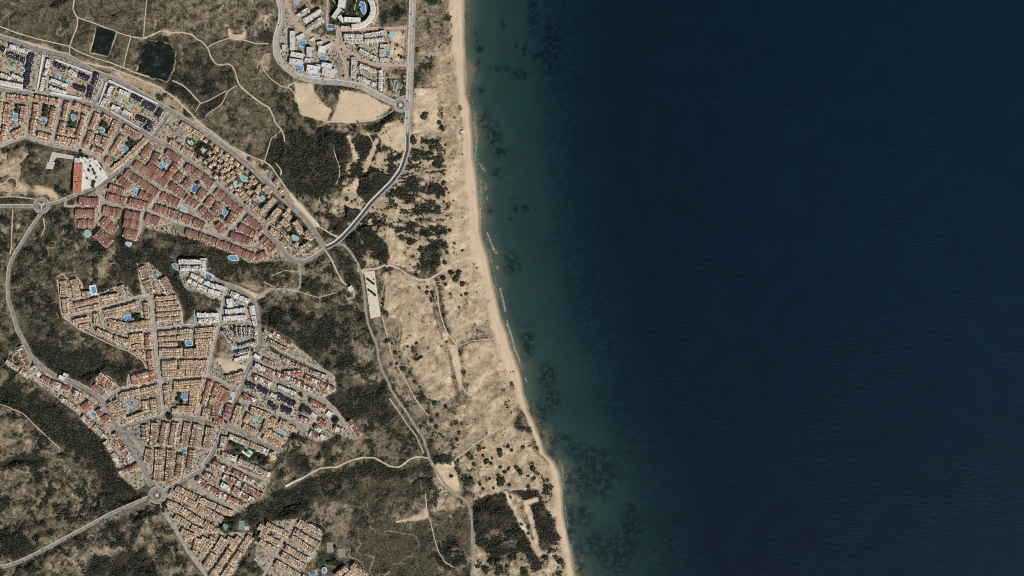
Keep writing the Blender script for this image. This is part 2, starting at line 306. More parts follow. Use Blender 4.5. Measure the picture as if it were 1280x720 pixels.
# ------------------------------------------------------------------ buildings traced row by row: style, depth, "x,y x,y[ x,y]; ..."
ROWS = [
 # orange courts in the north-west
 ('o',6.0,"10,121.5 24,123; 26,123.3 37.5,125; 45,122.5 61,125.5; 63,126 75,128; 94,131 115,139; 129,145 139,152; 156,159 176.5,171"),
 ('o',5.8,"11.5,131 8,155; 32,133 28,155; 8,158 3,178; 16,170 30,162.5; 47,131 44.5,148.5; 44,150 41,169; 69,135 63,161; 48.5,168 65.5,173; 86,128 81,149; 80,153 76.5,168"),
 ('o',5.8,"107,144.5 98.5,172; 72,174 97,179; 123,142 116,161; 115,165 108,184; 147,151.5 137.5,170; 134,172 130,183; 116,186 130,192; 154,170 141,192; 134,198 138,206; 90,160 88,170; 125,170 123,177"),
 ('y',5.8,"184,174 156,201; 154,203 141,213; 2,128 0,150; -4,122 4,122"),
 # white complexes
 ('w',4.6,"14,58 36,67; 2,93 14,99; 16,94 30,101; 0,103 30,108; 62.5,75 58,94; 56,97 53,114; 88,88 97,95; 65,100 85,108; 63,110 84,117; 141,108 136,120; 133,123 128,134; 150,114 162.5,119; 141,133 150,137; 155,139 164,144"),
 ('v',6.0,"11,69 33,77; -2,60 8,64; 70,81 84,88; 100,95 113,100; 94,109 108,114; 167,120 178,127; 181,130 195,137; 172,147 184,153; 180,131 194,138"),
 ('v',6.6,"41,68 37,92; 36,93 34,112; 123,93 118,108; 116,110 112,123; 190,153 184,164; 203,137 197,147; 191,155 185,164"),
 # brick-red streets
 ('r',7.5,"169,205 200,225 209,231; 158,216 178,229 198,243; 150,223 164,236; 137.5,234 156,241; 134,246 158,252; 175,242 192,250; 162.5,252 186,258"),
 ('r',8.5,"100,252 125,252.5; 95,267 120,267.5; 98.5,280 120,280; 130,263 151.5,267; 129,275 145,289; 123,291 139,306; 157,268 176.5,272; 156,278 175,283; 156,289 173,295; 183,272 200,278"),
 ('r',6.5,"190,182 178,198; 209,190 226,201; 222,205 209,224; 198,192 192,203; 186,206 204,219"),
 ('e',7.0,"233,208 250,219 267,231; 227,217 219,226.5; 238,225 230,234; 256.5,237.5 249,247; 214,231 231,245; 233,247 247,258"),
 ('e',7.0,"270.6,239 286,252 302,266; 267,247 258,258; 275,255 267,266; 294,267 285,280; 252,261 267,276; 272,280 280,290; 308,272 328,289; 300,283 320,294; 289,294 314,303; 328,298 344,313; 321,323 333,317; 203,244 225,255; 194,260 210,264; 211,265 227,270; 229,271 241,276; 243,277 256,283"),
 ('r',7.0,"233,290 252,296; 253,297 270,303; 271,303.5 288,309; 289,309.5 303,316; 304,316.5 318,322"),
 # tan rows by the north avenue
 ('t',5.5,"227,155 240,163; 242,164 255,172; 213,177 226,185; 228,186 241,194; 302,241 313,252; 308,253 319,262; 330,234 339,242; 344,248 328,264; 316,246 325,252; 350,261 335,278; 356,266 364,274; 352,276 360,283; 369,277 378,292; 338,287 352,297; 353,300 360,309; 382,290 391,300; 377,312 388,304"),
 # white terraces above the ravine
 ('w',6.0,"224,327.5 252,327.5; 226,336 252,336; 254.5,323 254.5,340; 239,344 247,347 254,352; 256,353 268,357.5 282,361; 236,350 247,357; 248,358 260,362; 261,363 275,368"),
 ('w',6.2,"289,366 299,371; 300,371.5 311,377; 282,390 307,387.5; 280,398 308,397; 315,382 317.5,394; 317.5,395 320,406; 247,394 274,394; 249,401.5 274,400.5"),
 # tan settlement, western lobes
 ('t',8.0,"80.5,351 82,371; 82.5,373 85,393; 93,349 99,374; 108,364 109,373"),
 ('t',5.6,"95,382 125,374.5; 128,373 148,369.5; 97,388.5 125,383; 151,357 156,369; 92,402.5 111,398.5; 120,392 121.5,405; 100,409.5 112,407"),
 ('t',5.4,"131,391 173,380; 133,396.5 153,391; 183,378 185,398; 136,401 161,407; 162.5,406.5 188,402; 137,407 160,412.5; 164,411 188,408.5; 122,413 140,421; 144,422 161,427; 162,421 180,419; 163,426.5 180,425; 167,434 180,432; 171,438 181,446"),
 ('n',7.4,"178,333 183,348; 184,350 190,366; 203,348 213,368"),
 ('t',5.0,"195,374 220,371.5; 196,380.5 222,378.5; 196.5,387 225,385; 197,393.5 227,391.5; 197,400 227,398"),
 ('t',5.0,"199,417 222,415; 224,415 240,413.5; 199,424 220,423; 222,422.5 239,420; 245,414 270,411; 244,420 268,418; 200,430.5 221,430; 245,427 265,425; 246,432.5 264,431"),
 ('t',5.2,"200,438 228,438; 231,439 264,437; 200,443.5 228,443.5; 231,444.5 263,442.5; 203,454 222,453; 224,453.5 260,452.5; 203,459 222,458.5; 225,459 259,457.5; 203,465 231,464; 233,463.5 258,462; 204,470 230,469.5; 233,468.5 256,467.5"),
 ('o',6.6,"185.5,418 187.5,436; 188,439 191,462; 165,473 195,466; 166,479 197,472; 125,468 142,482; 119,480 133,492"),
 ('y',5.6,"150,495 175,489; 177,489 199,483; 137,503 150,526; 145,500 155,520; 161,524 180,517; 181,501 183,515; 192,499 194,518"),
 ('y',5.4,"208,481 211,508; 218,480 254,477; 218,486 252,484; 242,487 240,506; 247,487 245,506; 222,509.5 246,509.5; 216,513 246,514"),
 ('o',5.8,"264,476 255,507; 273,479 264,509; 279,484 270,505; 259,510 256,522"),
 ('r',7.0,"270,505 269,522; 268,525 280,527.5; 288,505 283,522; 284,487 280,503"),
 # modern white and green rows
 ('k',4.6,"279,413 292,431; 299,434 320,428; 294,443 313,438"),
 ('w',4.6,"294,450 312,444.5"),
 ('k',3.4,"295,409 297,421; 300.5,409 302,422; 307,409 307.5,423; 313,409 313,422; 318.5,410 318,422"),
 ('n',5.0,"283,473 306,466.5; 286,477.5 302,473.5"),
 # brown columns
 ('n',6.4,"195,528 192,558; 208,528 203,556; 220.6,528 216,557; 235,528 231,556; 247,530 242,558; 263,534 258,560"),
 ('n',6.4,"188,561 185,578; 200,561 197,602; 214,562 211,604; 227,568 224,596; 241,562 238,587; 181,531 183,551"),
 # yellow courts
 ('y',6.4,"300,507 292,530; 314,511 338,521; 336,523 330,541; 313,518 307,528; 305,532 325,544; 350,527 367,536; 334,539 355,550; 330,545 352,556; 343,522 340,533"),
 # lane of cream houses round the lawn pool
 ('c',5.4,"287,545 312,555; 313,555.5 336,565; 281,545 277,562; 278,567 296,574; 299,575 318,584; 319,584.5 338,594; 340,565 342,575"),
 ('d',5.6,"267,578 286,588; 292,589 304,595; 280,595 299,604; 306,597 318,603; 247,598 258,606; 277,605 288,611; 258,608 275,616; 275,617 305,631; 292,611 317,625; 305,607 328,620; 256,592 266,597"),
 # southern fan
 ('f',5.6,"220.6,609 246,622; 248,622.5 270,633; 272,633.5 291,642; 213,614.5 230,622.5; 231,623 247,631; 249,632 265,641; 266,641.5 279,649"),
 ('f',5.6,"209.5,627.5 227,635; 228,636 241,645; 242,645.5 254,653; 256,653.5 273,664; 219,645 238,656; 240,658 254,665; 227,663 241,670; 231,673 246,668"),
 ('f',6.0,"268,671 252,695; 281,672 269,690; 268,691.5 257,708; 300,671 289,686; 288,687.5 276,706; 275,707.5 264,722; 314,670 302,688; 301,689.5 290,706; 289,707.5 279,722; 249,672 244,690; 258,671 249,688; 290,671 286,678"),
 # south-eastern slanting streets
 ('f',5.6,"333,655 361,669; 325,666.5 350,680; 325,676 346,688; 374,651 402,665; 368,663 399,681; 365,671 393,690; 357,684 385,700; 353,692 382,709; 345,702 375,720; 420,721 434,709; 440,706 458,721; 428,726 442,713; 336,664 324,657; 378,720 392,728"),
 # hillside rows in the east
 ('q',4.8,"342,416 365,430; 335,426 360,438; 330,449 342,455; 352,447 368,456; 370,456 386,463; 388,464 408,471; 330,414 341,419"),
 ('d',4.8,"319,456 344,467; 346,467 366,475; 368,476 381,481; 382,471 400,479; 401,479 418,487; 317,470 339,480; 370,478.5 391,488; 355,467 378,465"),
 ('w',4.6,"348,483 370,492; 339,492 347,496"),
 ('v',6.0,"308.5,479 319,485; 324,485 336,491; 347,494 358,500; 359,500.5 370,506; 337,504.5 348,511; 353,510 365,516; 378,509 389,515"),
 ('d',4.8,"305,494 320,501; 388,501 408,511; 376,522 387,527; 399,525 410,531; 394,533 402,539; 418,534 428,539; 436,526 449,547; 388,540 398,546"),
 # western red strip
 ('d',5.6,"25,433 37,458; 42,458 52,469; 54,471 63,477; 66,478 88,487; 93,490 102,494; 106,508 114,504; 122,517 129,513; 131,528 138,520; 144,541 154,557; 155,558 165,573; 151,592 174,581"),
 ('c',4.4,"9,451 25,461; 27,463 38,470; 77,497 97,512; 104,520 116,532; 118,533 131,545; 133,551 141,564; 142,566 150,582"),
 # northern resort
 ('g',5.4,"430,45 454,46; 456,45.5 482,41; 431,51 454,52; 456,52 480,50; 450,63 470,74; 442,72 442,98; 450,82 470,90; 448,97 470,107; 476,88 476,114; 380,27 402,13; 384,37 404,24; 372,22 386,12"),
]
# single buildings: style letter, cx, cy, w, h, rotation (deg, clockwise on the picture), label
SINGLES = [
 ('W',366,51.5,6,24,0,"slim white flat-roofed block beside the curving west avenue"),
 ('W',372,69.5,16,6,10,"white flat-roofed block just south of the square resort pool"),
 ('W',370.5,78,16,7,8,"wide white flat-roofed block between two pools by the west avenue"),
 ('W',387,65.6,6,12,0,"small upright white block in the middle of the resort cluster"),
 ('W',403,62.5,9,9,5,"square white block north of the dark-framed resort pool"),
 ('W',391,87.5,14,10,8,"broad white block north of the thin avenue-side pool"),
 ('W',411,90.6,15,9,8,"broad white block beside the oval grey parking bend"),
 ('W',409,82.5,13,6,10,"low white block just north of the easternmost broad block"),
 ('W',410,58,12,4,-27,"thin tilted white block along the pink brick street"),
 ('W',400,54.5,7,4,-15,"little white pavilion roof beside the pink brick street"),
 ('W',376,46,10,4,-27,"small tilted white block at the pink street's upper bend"),
 ('W',355,60,4,7,0,"small cream kiosk building beside the west avenue"),
 ('W',428,4,9,13,10,"white rounded hotel wing at the top of the hotel lawn"),
 ('W',441,25.5,20,6,3,"white elongated hotel wing lying across the hotel lawn"),
 ('W',421,17,5,15,35,"narrow white hotel wing climbing from the lawn's west edge"),
 ('W',288,379,7,11,-8,"small white apartment block west of the white triangle pool"),
 ('W',322,445.5,8,5,25,"single white house at the top of the hillside streets"),
 ('W',311,599,12,5,27,"pair of pale white roofs in the red southern lane"),
 ('W',393,519,8,5,35,"white house at the foot of the hillside streets"),
 ('W',412,517,6,6,35,"white cube house below the coastal hillside street"),
 ('W',404,546,7,5,30,"white house at the lowest hillside street end"),
 ('R',109,507.5,12,8,-35,"large plain red-roofed house on the western strip"),
 ('R',125,515.6,7,7,-30,"square red-roofed house just east of the western strip pool"),
 ('R',133,523.5,8,8,-35,"red-roofed house with white terrace on the western strip"),
 ('H',98.5,223.5,10.5,37,3,"long flat red-roofed hall beside the white parking yard"),
 ('W',98,201,7,6,5,"small white annex north of the long red-roofed hall"),
 ('S',481,58,11,4.4,0,"grey flat house topmost of four in the sand yard"),
 ('S',478,64,6.5,4.4,0,"grey flat house second from top of four by the yard"),
 ('S',478,69.5,6.5,4.4,0,"grey flat house third from top of four by the yard"),
 ('S',481,75,11,4.4,0,"grey flat house lowest of four by the sand yard"),
 ('W',78,472,7,5,25,"ruined-looking white house alone above the western road bend"),
 ('W',83,468.5,6,4,25,"grey-white shed alone in the dark wooded hollow"),
 ('W',439,361,5.5,7,-35,"pale square building at the end of the white track"),
 ('W',578,164.5,4,2,-15,"tiny white beach hut on the open sand"),
 ('W',385,76,7,5,8,"small white block between the square pool and broad block"),('W',398,83.5,6,5,8,"small white block north of the thin avenue-side pool"),('W',391,50,6,4,-27,"small tilted white pavilion east of the square resort pool"),('W',431,35,8,3.5,5,"low cream pavilion at the southern tip of the hotel lawn"),('W',427,24,5,9,-40,"short white hotel link beside the elongated wing"),
]
SINGLES = [s for s in SINGLES if s[6]]
HOTEL_ARC = "460,-6 466,6 467,13 465,21 459,29 450,33 440,34"
# white canopies over parking lines: "x,y x,y"
CANOPIES = [("0,106 30,111","long white carport along the far-west complex's south edge"),("15,56 37,64","white carport along the far-west complex's north edge"),
 ("55,69 48,112","white carport down the middle complex's west edge"),("70,75 116,92","white carport along the middle complex's north edge"),
 ("64,116 103,123.5","white carport along the middle complex's south edge"),("137,101 198,130","white carport along the eastern complex's north edge"),
 ("134,103 125,130","white carport down the eastern complex's west edge"),("139,139 176.5,161","white carport along the eastern complex's south edge"),
 ("108,203 124,226","longest white canopy in the parking yard beside the red hall"),("114,202 129,222","eastern white canopy in the parking yard beside the red hall"),("106,214 116,231","short white canopy nearest the red hall in its yard"),("104,222 112,235","shortest white canopy at the yard's road corner"),("120,200 132,217","outermost eastern white canopy in the parking yard")]
# detached tan villas (centre, size, rotation)
VILLAS = "258,176 265,180 271,185 277,189 284,194 290,198 254,187 262,191 269,197 276,201 282,206 288,202 295,204 250,199 257,203 264,208 272,213 279,214 286,211 297,212 303,209 309,214 316,221 320,227 278,222 285,226 291,222 289,234 300,238 313,231 308,233 322,238 270,221 312,240 345,228 351,239 269,188 276,193 283,199 262,199 268,205 275,208 280,197 290,208 297,206 282,213 292,216 300,231 318,229 324,233 296,243 306,247 286,219 299,216 314,226 333,234 337,246 322,247 356,249 361,262 341,275 348,283 362,286 372,305 383,297"
# pools: x, y, w, h, rot, shape, tint, label/landmark phrase
POOLS = [
 (16,85,6.5,6,0,'o','a',"round aqua pool beside the far-west orange plaza"),
 (28.5,88,6.5,6,0,'o','a',"round aqua pool east of the orange plaza pool"),
 (73.5,95.6,6.5,6.5,0,'o','a',"western pool in the middle complex"),
 (87.5,101,6.5,5.5,0,'o','a',"eastern pool in the middle complex"),
 (150,125,5.5,6,0,'k','a',"western pool in the eastern complex"),
 (162.5,132,6,6,0,'o','a',"eastern pool in the eastern complex"),
 (20,146.5,5,7,10,'r','b',"westernmost blue pool of the orange courtyards"),
 (55.5,151,6,7.5,10,'k','b',"second blue pool along the orange courtyards"),
 (92.7,147,5,9,10,'k','b',"third pool along the orange courtyards"),
 (128,163,6,7.5,20,'k','b',"fourth pool along the orange courtyards"),
 (157,186,7,8,30,'k','b',"easternmost blue pool of the orange courtyards"),
 (238.6,178,7,4,35,'o','p',"small pale pool beside the grey ball court"),
 (305,223,10,7.5,20,'k','a',"larger aqua pool among the tan villas"),
 (296,230.5,7,8,25,'k','p',"paler smaller pool among the tan villas"),
 (329,249,7,7,30,'k','a',"aqua pool inside the tan terrace square"),
 (369.5,297.5,8,7,20,'k','a',"blue pool nearest the coast road junction"),
 (204,207,7,8.5,30,'r','a',"aqua pool in the northern brick-red court"),
 (244,236,7,10,30,'o','d',"oval deep-blue pool in the maroon court"),
 (281.5,266,6,9,30,'k','b',"kidney-shaped blue pool in the maroon court"),
 (229,261,8,5,35,'r','a',"little aqua pool in the maroon wedge"),
 (169.5,239,7.5,8.5,10,'o','a',"round pool among long brick-red terraces"),
 (110.5,292,7,8,0,'o','a',"oval pool south of the western brick-red terraces"),
 (162,305,6,5.5,0,'k','p',"little pale pool at the ravine head"),
 (292,322.5,13,6,12,'o','b',"long blue pool under the brick-red row"),
 (219.5,333,4.5,11,-28,'k','t',"narrow teal pool beside the white terraces"),
 (261.5,346.5,8.5,7,25,'o','d',"deep-blue pool on the grey deck"),
 (299,380.5,10,5,12,'k','b',"blue pool inside the white triangle block"),
 (245.7,394,3.4,11,0,'r','t',"dark teal lap pool at the ravine edge"),
 (195.6,346.5,6,8,-25,'k','t',"teal pool on the brown ridge"),
 (118,362.5,5.5,8.5,-12,'r','b',"blue pool on a white deck above scrub"),
 (161.5,397.5,11,5,-8,'r','b',"blue pool with lawn inside the tan loop"),
 (236.5,429,8,5.5,-3,'r','b',"blue pool in the long dark lawn"),
 (293.5,436,6.5,7,0,'o','p',"round pale-teal pool by the green-roofed rows"),
 (231.5,495.5,8,8.5,5,'k','b',"blue pool in the yellow court"),
 (164,505.5,8,6.5,-10,'k','b',"blue pool near the western road fork"),
 (288.6,498,4.5,4.5,0,'o','d',"round pool on a pale square deck"),
 (277.6,515.6,7.5,6.5,10,'k','p',"pale pool inside the red U-shaped block"),
 (321,524.3,8,6.5,15,'k','a',"turquoise pool inside the yellow U-shaped block"),
 (352.6,541,9,6,15,'k','a',"teal pool on the yellow block's hillside end"),
 (310.5,565.5,8,5,35,'k','b',"blue pool with cream deck on green lawn"),
 (230,563,7.5,6.5,0,'k','t',"teal pool among the long brown terraces"),
 (117.5,518,6,7,-30,'r','b',"blue pool on the western red strip"),
 (391.5,716.5,9.5,8,0,'o','b',"large blue pool at the southern edge"),
 (405.7,712.7,5.5,6.5,0,'o','b',"small blue pool beside the large southern pool"),
 (371,1.5,7,7,0,'s','a',"star-shaped pool at the northern edge"),
 (454,10,6,20,-8,'k','b',"long blue pool inside the curved hotel"),
 (414,33.6,9,4.5,0,'r','d',"deep-blue pool at the hotel lawn corner"),
 (378.3,54.7,7.5,7.5,8,'r','b',"square blue pool in the white resort cluster"),
 (374.7,85,9,7,8,'r','b',"blue pool nearest the bend of the avenue"),
 (405,72.6,9,6,0,'k','b',"dark-framed blue pool in the white resort cluster"),
 (394,94,11,3.4,5,'o','b',"thin blue pool beside the curved avenue"),
 (491.5,44,8,9,0,'k','p',"pale teal pool in the yellow sand yard"),
 (485,67,5,7,0,'r','t',"teal pool beside four grey houses"),
 (494.7,107,3.2,11,8,'r','d',"narrow navy pool in the triangular garden"),
]
COURTS = [(225,167,11,12,33,'grey',"pale grey ball court beside the avenue"),(224.5,285.5,15,8,17,'green',"olive-green court below the maroon wedge"),(303,656,7,12,0,'teal',"teal tennis court above the southern columns"),
 (309,660,5.5,5.5,0,'tan',"small tan play court beside the teal court"),(412.6,684.5,8,13,-5,'grey',"grey-brown court nearer the slanting south-east rows"),(427,691.5,9,12,-8,'grey',"grey-brown court farther from the south-east rows"),(282,658,6.5,7,30,'teal',"teal play surface in the round dark lawn")]
# dark dune shrubs that stand alone: x,y,r
SHRUBS = [tuple(float(v) for v in q.split(',')) for q in ("530.5,145,5.5 553,160,4 549,153,3 552,142,2 517,176,5 534,178,3.5 540.6,185,4.5 547,180,3.2 540,192,3 545,205,4.8 519,198,5.5 526,194,3 513,203,3 557,181,2 578,193,1.5 568,147,1.5 554.7,229,3.4 558.6,236.7,2 561,241,1.6 556,244.5,2 554.7,252,2 548,247,3 547.6,261,3 568,304,2 562.5,288,2.5 514,302,6 556,308,4 549,307.5,3.5 578,313,2.2 523.4,332,3 533,316,6 527,312,4.5 545,322,6 541,315,4 533.6,332,3 541,332,2 555.5,328,3.5 558.6,315.6,3 554,347.6,4.5 557,355.5,3 564,340.6,4 573.4,340.6,4 570,348.4,5.5 578,354.7,3.6 583,367,3 576.5,369,2 524,359.4,2.5 534,359,2 533.6,365.6,3 539,375,3.3 541,367,2 574,384,1.6 554.7,375,1.5 484,426,4 490,429,2 494,440.6,3 500,447,2 504,461,3.8 512.6,465.6,2.5 520.5,429,2.5 509.5,433,2 509,471,1.6 518,477,2.5 525,483.6,2 527.5,490.6,2 530.6,498,3.6 496,454,2 537,500,2 543.4,504,3.4 557.5,509,3 547,519,2.5 539.5,526,3 546,533.6,3 550,542,2.5 539.5,551,3.6 554,546,2 574,541,2.5 571.6,550,2 564.5,530.5,2 569,530,1.6 577,530,2 624.7,563,3.8 625,568,3.6 653.6,558.6,3 635.6,558,2.5 639.5,562.5,3 599,558,2 605,560,1.8 589,573.4,2 592,579.7,2.8 604,570,2.5 608,576.6,4.5 615,572.6,2 613.7,579,2.5 625.5,584,2.5 635.6,586,2.7 645,584,3 650.5,590,3.4 660,594.5,2.8 666,586,4.4 667.6,597.6,2.5 626,601.5,6.5 631,590,3 623,594,3 612,598.4,2 660,608,3 682.5,608,3.6 570,586,2.5 599.7,604.7,3 589,600,3.5 637,606,2.5 564.5,595,2.8 531.7,568.7,2.5 604,611,2.5 617,610,2 652,655,2.5 660.6,659,3 654,664,2 660.6,666.6,2.2 638,621,2.5 578.6,690,2.5 572,690,3.6 581,702.5,3.6 634,708,2 627,710,3 614,702,4.6 621.6,716,4.5 656,716,4 607.5,713,4 581,713,3 596.6,708,3 682,697,4.4 701,702,5 687,645.5,3 555,218,1.8 592,330,1.3 596,335,1.3 420,160,1.6 435,159,1.6 443,165,1.5 447,152,1.8 454,158,1.8 404,243,4.2 411,241,4.2 411,248,3.4 403,251,3 434,249,3.2 440,252,2 444,250,2 430,232,1.6 436,238,1.8").split()]
# car-park trees, courtyard and street trees: x,y,r
TREES = [tuple(float(v) for v in q.split(',')) for q in ("459.5,349,1.5 461.5,350.5,1.6 463.5,352,1.5 465.5,353.5,1.6 467.5,355,1.5 461,362.5,1.5 463,364,1.6 465,365.5,1.6 467,367,1.5 469,368.8,1.6 467.5,349.5,1.2 479,375,2 479,381,2 484,390,1.6 377,513,3 385,527,0 420,526,4.6 377,494,3 419,525,0 22,133,2.4 21,139,2.2 58,134,3 57,140,3 56,145,2.6 92,140,2 88,155,2.4 131,153,3 127,157,2.6 134,157,2.4 163,175,3 166,179,2.6 160,181,2.4 206,213,2.2 200,201,2 247,229,2.4 241,243,2.2 285,262,2.2 278,271,2.2 225,493,3 223,499,3 228,503,2.6 238,503,2.4 168,396,2.6 173,394,2.6 172,399,2.2 225,427,2.2 230,431,2.2 290,553,3 295,557,3.2 299,563,3 303,570,2.8 318,563,2.4 326,574,3 331,579,2.6 213,521,4.4 270,573,2 261,583,2.8 283,527,2 275,529,2 207,632,3.6 205,638,2.4 318,426,2.2 316,438,2 290,411,2 250,405,2 136,235,1.8 118,229,3 110,197,2.4 104,195,3 102,190,2.6 380,358,3 288,649,3.4 293,655,3 278,660,3 290,662,2.6 282,648,3 404,664,3.4 406,672,3 419,684,2.4 418,701,3 411,703,2.6 340,668,2 357,680,2.4 343,688,2.4 327,666,2.6 320,670,3 236,150,0 447,57,1.8 436,76,1.8 439,90,1.8 430,95,1.6 438,14,2 430,12,2 446,22,2 450,14,2 424,27,2 436,31,2 418,6,2 444,4,2.4 449,-2,2.4 488,54,1.3 497,57,1.3 503,60,1.4 499,70,1.6 502,72,2 494,62,1.3 490,74,1.3 486,42,1.4 487,100,1.6 503,97,1.6 505,105,1.6 501,113,1.6 112,213,2 119,217,2.2 121,222,1.9 114,208,1.7 127,211,1.8 117,233,2.4 110,223,1.8 117,213,1.7 432,18,2.2 446,30,2 452,32,1.8 418,30,2 422,-4,2.2 436,-2,2.4 440,10,2.4 456,24,1.6 444,16,2 414,18,1.8").split()]
TREES = [t for t in TREES if t[2] > 0]
# ------------------------------------------------------------------ raster helpers (one cell = one traced unit = 2 m)
GX0, GY0, NX, NY = -60, -60, 821, 841
gx = np.arange(GX0, GX0 + NX, dtype=np.float64); gy = np.arange(GY0, GY0 + NY, dtype=np.float64)
PX, PY = np.meshgrid(gx, gy)               # shape NY,NX
def vnoise(x, y, wl, seed):
    r = np.random.default_rng(seed).random((256, 256))
    u = x / wl + 1000.0; v = y / wl + 1000.0
    iu = np.floor(u).astype(int); iv = np.floor(v).astype(int)
    fu = u - iu; fv = v - iv
    fu = fu * fu * (3 - 2 * fu); fv = fv * fv * (3 - 2 * fv)
    a = r[iv % 256, iu % 256]; b = r[iv % 256, (iu + 1) % 256]
    c = r[(iv + 1) % 256, iu % 256]; d = r[(iv + 1) % 256, (iu + 1) % 256]
    return (a * (1 - fu) + b * fu) * (1 - fv) + (c * (1 - fu) + d * fu) * fv
def fbm(x, y, wl, seed, octs=3, gain=0.55):
    s = 0; a = 1; t = 0
    for k in range(octs):
        s = s + a * vnoise(x, y, wl / 2 ** k, seed + k * 17); t += a; a *= gain
    return s / t
def blur(a, r):
    r = int(round(r))
    if r < 1: return a
    for ax in (0, 1):
        for _ in range(2):
            p = np.pad(a, [(r + 1, r) if i == ax else (0, 0) for i in (0, 1)], mode='edge')
            c = np.cumsum(p, axis=ax)
            n = a.shape[ax]
            hi = np.take(c, np.arange(2 * r + 1, 2 * r + 1 + n), axis=ax)
            lo = np.take(c, np.arange(0, n), axis=ax)
            a = (hi - lo) / (2 * r + 1)
    return a
WX = (fbm(PX, PY, 14, 91) - .5) * 2; WY = (fbm(PX, PY, 14, 191) - .5) * 2
WX2 = (fbm(PX, PY, 5, 291) - .5) * 2; WY2 = (fbm(PX, PY, 5, 391) - .5) * 2
def raster(poly, warp=0, feather=0):
    xs = [p[0] for p in poly]; ys = [p[1] for p in poly]
    pad = int(warp + 2 * feather + 3)
    i0 = max(0, int(min(xs) - GX0) - pad); i1 = min(NX, int(max(xs) - GX0) + pad + 2)
    j0 = max(0, int(min(ys) - GY0) - pad); j1 = min(NY, int(max(ys) - GY0) + pad + 2)
    if i1 <= i0 or j1 <= j0: return None
    sl = (slice(j0, j1), slice(i0, i1))
    x = PX[sl] + warp * (WX[sl] * 1.3 + WX2[sl] * 0.8); y = PY[sl] + warp * (WY[sl] * 1.3 + WY2[sl] * 0.8)
    ins = np.zeros(x.shape, bool)
    n = len(poly)
    for k in range(n):
        x1, y1 = poly[k]; x2, y2 = poly[(k + 1) % n]
        if y1 == y2: continue
        c = (y1 > y) != (y2 > y)
        ins ^= c & (x < (x2 - x1) * (y - y1) / (y2 - y1) + x1)
    m = ins.astype(float)
    return sl, (blur(m, feather * .6) if feather else m)
def poly_dist(px, py, line):
    d = np.full(np.shape(px), 1e9)
    for (x1, y1), (x2, y2) in zip(line[:-1], line[1:]):
        dx, dy = x2 - x1, y2 - y1; L = dx * dx + dy * dy + 1e-9
        t = np.clip(((px - x1) * dx + (py - y1) * dy) / L, 0, 1)
        d = np.minimum(d, np.hypot(px - x1 - t * dx, py - y1 - t * dy))
    return d
def line_dist_grid(line, reach):
    """distance raster limited to a band round each segment"""
    D = np.full((NY, NX), 99.0)
    for a, b in zip(line[:-1], line[1:]):
        i0 = max(0, int(min(a[0], b[0]) - GX0 - reach)); i1 = min(NX, int(max(a[0], b[0]) - GX0 + reach) + 2)
        j0 = max(0, int(min(a[1], b[1]) - GY0 - reach)); j1 = min(NY, int(max(a[1], b[1]) - GY0 + reach) + 2)
        if i1 <= i0 or j1 <= j0: continue
        sl = (slice(j0, j1), slice(i0, i1))
        D[sl] = np.minimum(D[sl], poly_dist(PX[sl], PY[sl], [a, b]))
    return D
def smooth(a, b, x):
    t = np.clip((x - a) / (b - a), 0, 1); return t * t * (3 - 2 * t)

roads = [(w, pw, pts(s), k) for w, pw, s, k in ROADS]
paths = [(w, pts(s)) for w, s in PATHS]
RINGS = [(501, 131.5, 9.5, 5.6), (53, 257, 10.5, 6.2), (197, 618.5, 11.0, 6.2)]

S = np.full((NY, NX), 0.22); G = np.full((NY, NX), 0.34); ST = np.zeros((NY, NX))
for poly, s, g, f, wp, stripe in COVER:
    r = raster(pts(poly), wp, f)
    if r is None: continue
    sl, m = r
    S[sl] = S[sl] * (1 - m) + s * m; G[sl] = G[sl] * (1 - m) + g * m; ST[sl] = ST[sl] * (1 - m) + stripe * m
# beach
shore_x = np.interp(gy, SY, SX)[:, None]
DS = (shore_x - PX) * 0.97                  # distance inland
shore_w = np.interp(gy, [-60, 0, 60, 100, 130, 200, 260, 320, 360, 400, 440, 480, 520, 560, 590, 640, 720, 780], [16, 16, 14, 10, 9, 12, 11, 16, 10, 12, 16, 9, 7, 6, 9, 9, 9, 9])[:, None]
BEACH = smooth(1.35, 0.75, DS / (shore_w * (1 + 0.25 * WX)))
S = S * (1 - BEACH) + BEACH; G = G * (1 - BEACH)
BARE = np.zeros((NY, NX))
for poly, k_ in BRIGHT:
    r = raster(pts(poly), 1.2, 1.2)
    if r: S[r[0]] = S[r[0]] * (1 - r[1]) + r[1]; G[r[0]] *= 1 - r[1]; BARE[r[0]] = np.maximum(BARE[r[0]], r[1] * k_)
P = np.zeros((NY, NX)); PT = np.zeros((NY, NX)); FL = np.zeros((NY, NX))
for poly, tone in URBAN:
    sl, m = raster(pts(poly), 0.4, 1.0)
    P[sl] = np.maximum(P[sl], m)
for _, _, a, b, w, h, *_r in []: pass
for poly, s_, g_ in UNPAVE:
    sl, m = raster(pts(poly), .8, 1.2)
    P[sl] *= 1 - m; S[sl] = S[sl] * (1 - m) + s_ * m; G[sl] = G[sl] * (1 - m) + g_ * m
LW = np.zeros((NY, NX))
for poly in LAWN:
    r = raster(pts(poly), 0.8, 0.8)
    if r: LW[r[0]] = np.maximum(LW[r[0]], r[1])
ROADD = np.full((NY, NX), 99.0)
for w, pw, line, k in roads: ROADD = np.minimum(ROADD, line_dist_grid(line, 14) - w / 2 - pw)
for x, y, r1, r2 in RINGS: ROADD = np.minimum(ROADD, np.hypot(PX - x, PY - y) - r1)
PATHD = np.full((NY, NX), 99.0)
for w, line in paths: PATHD = np.minimum(PATHD, line_dist_grid(line, 8) - w / 2)
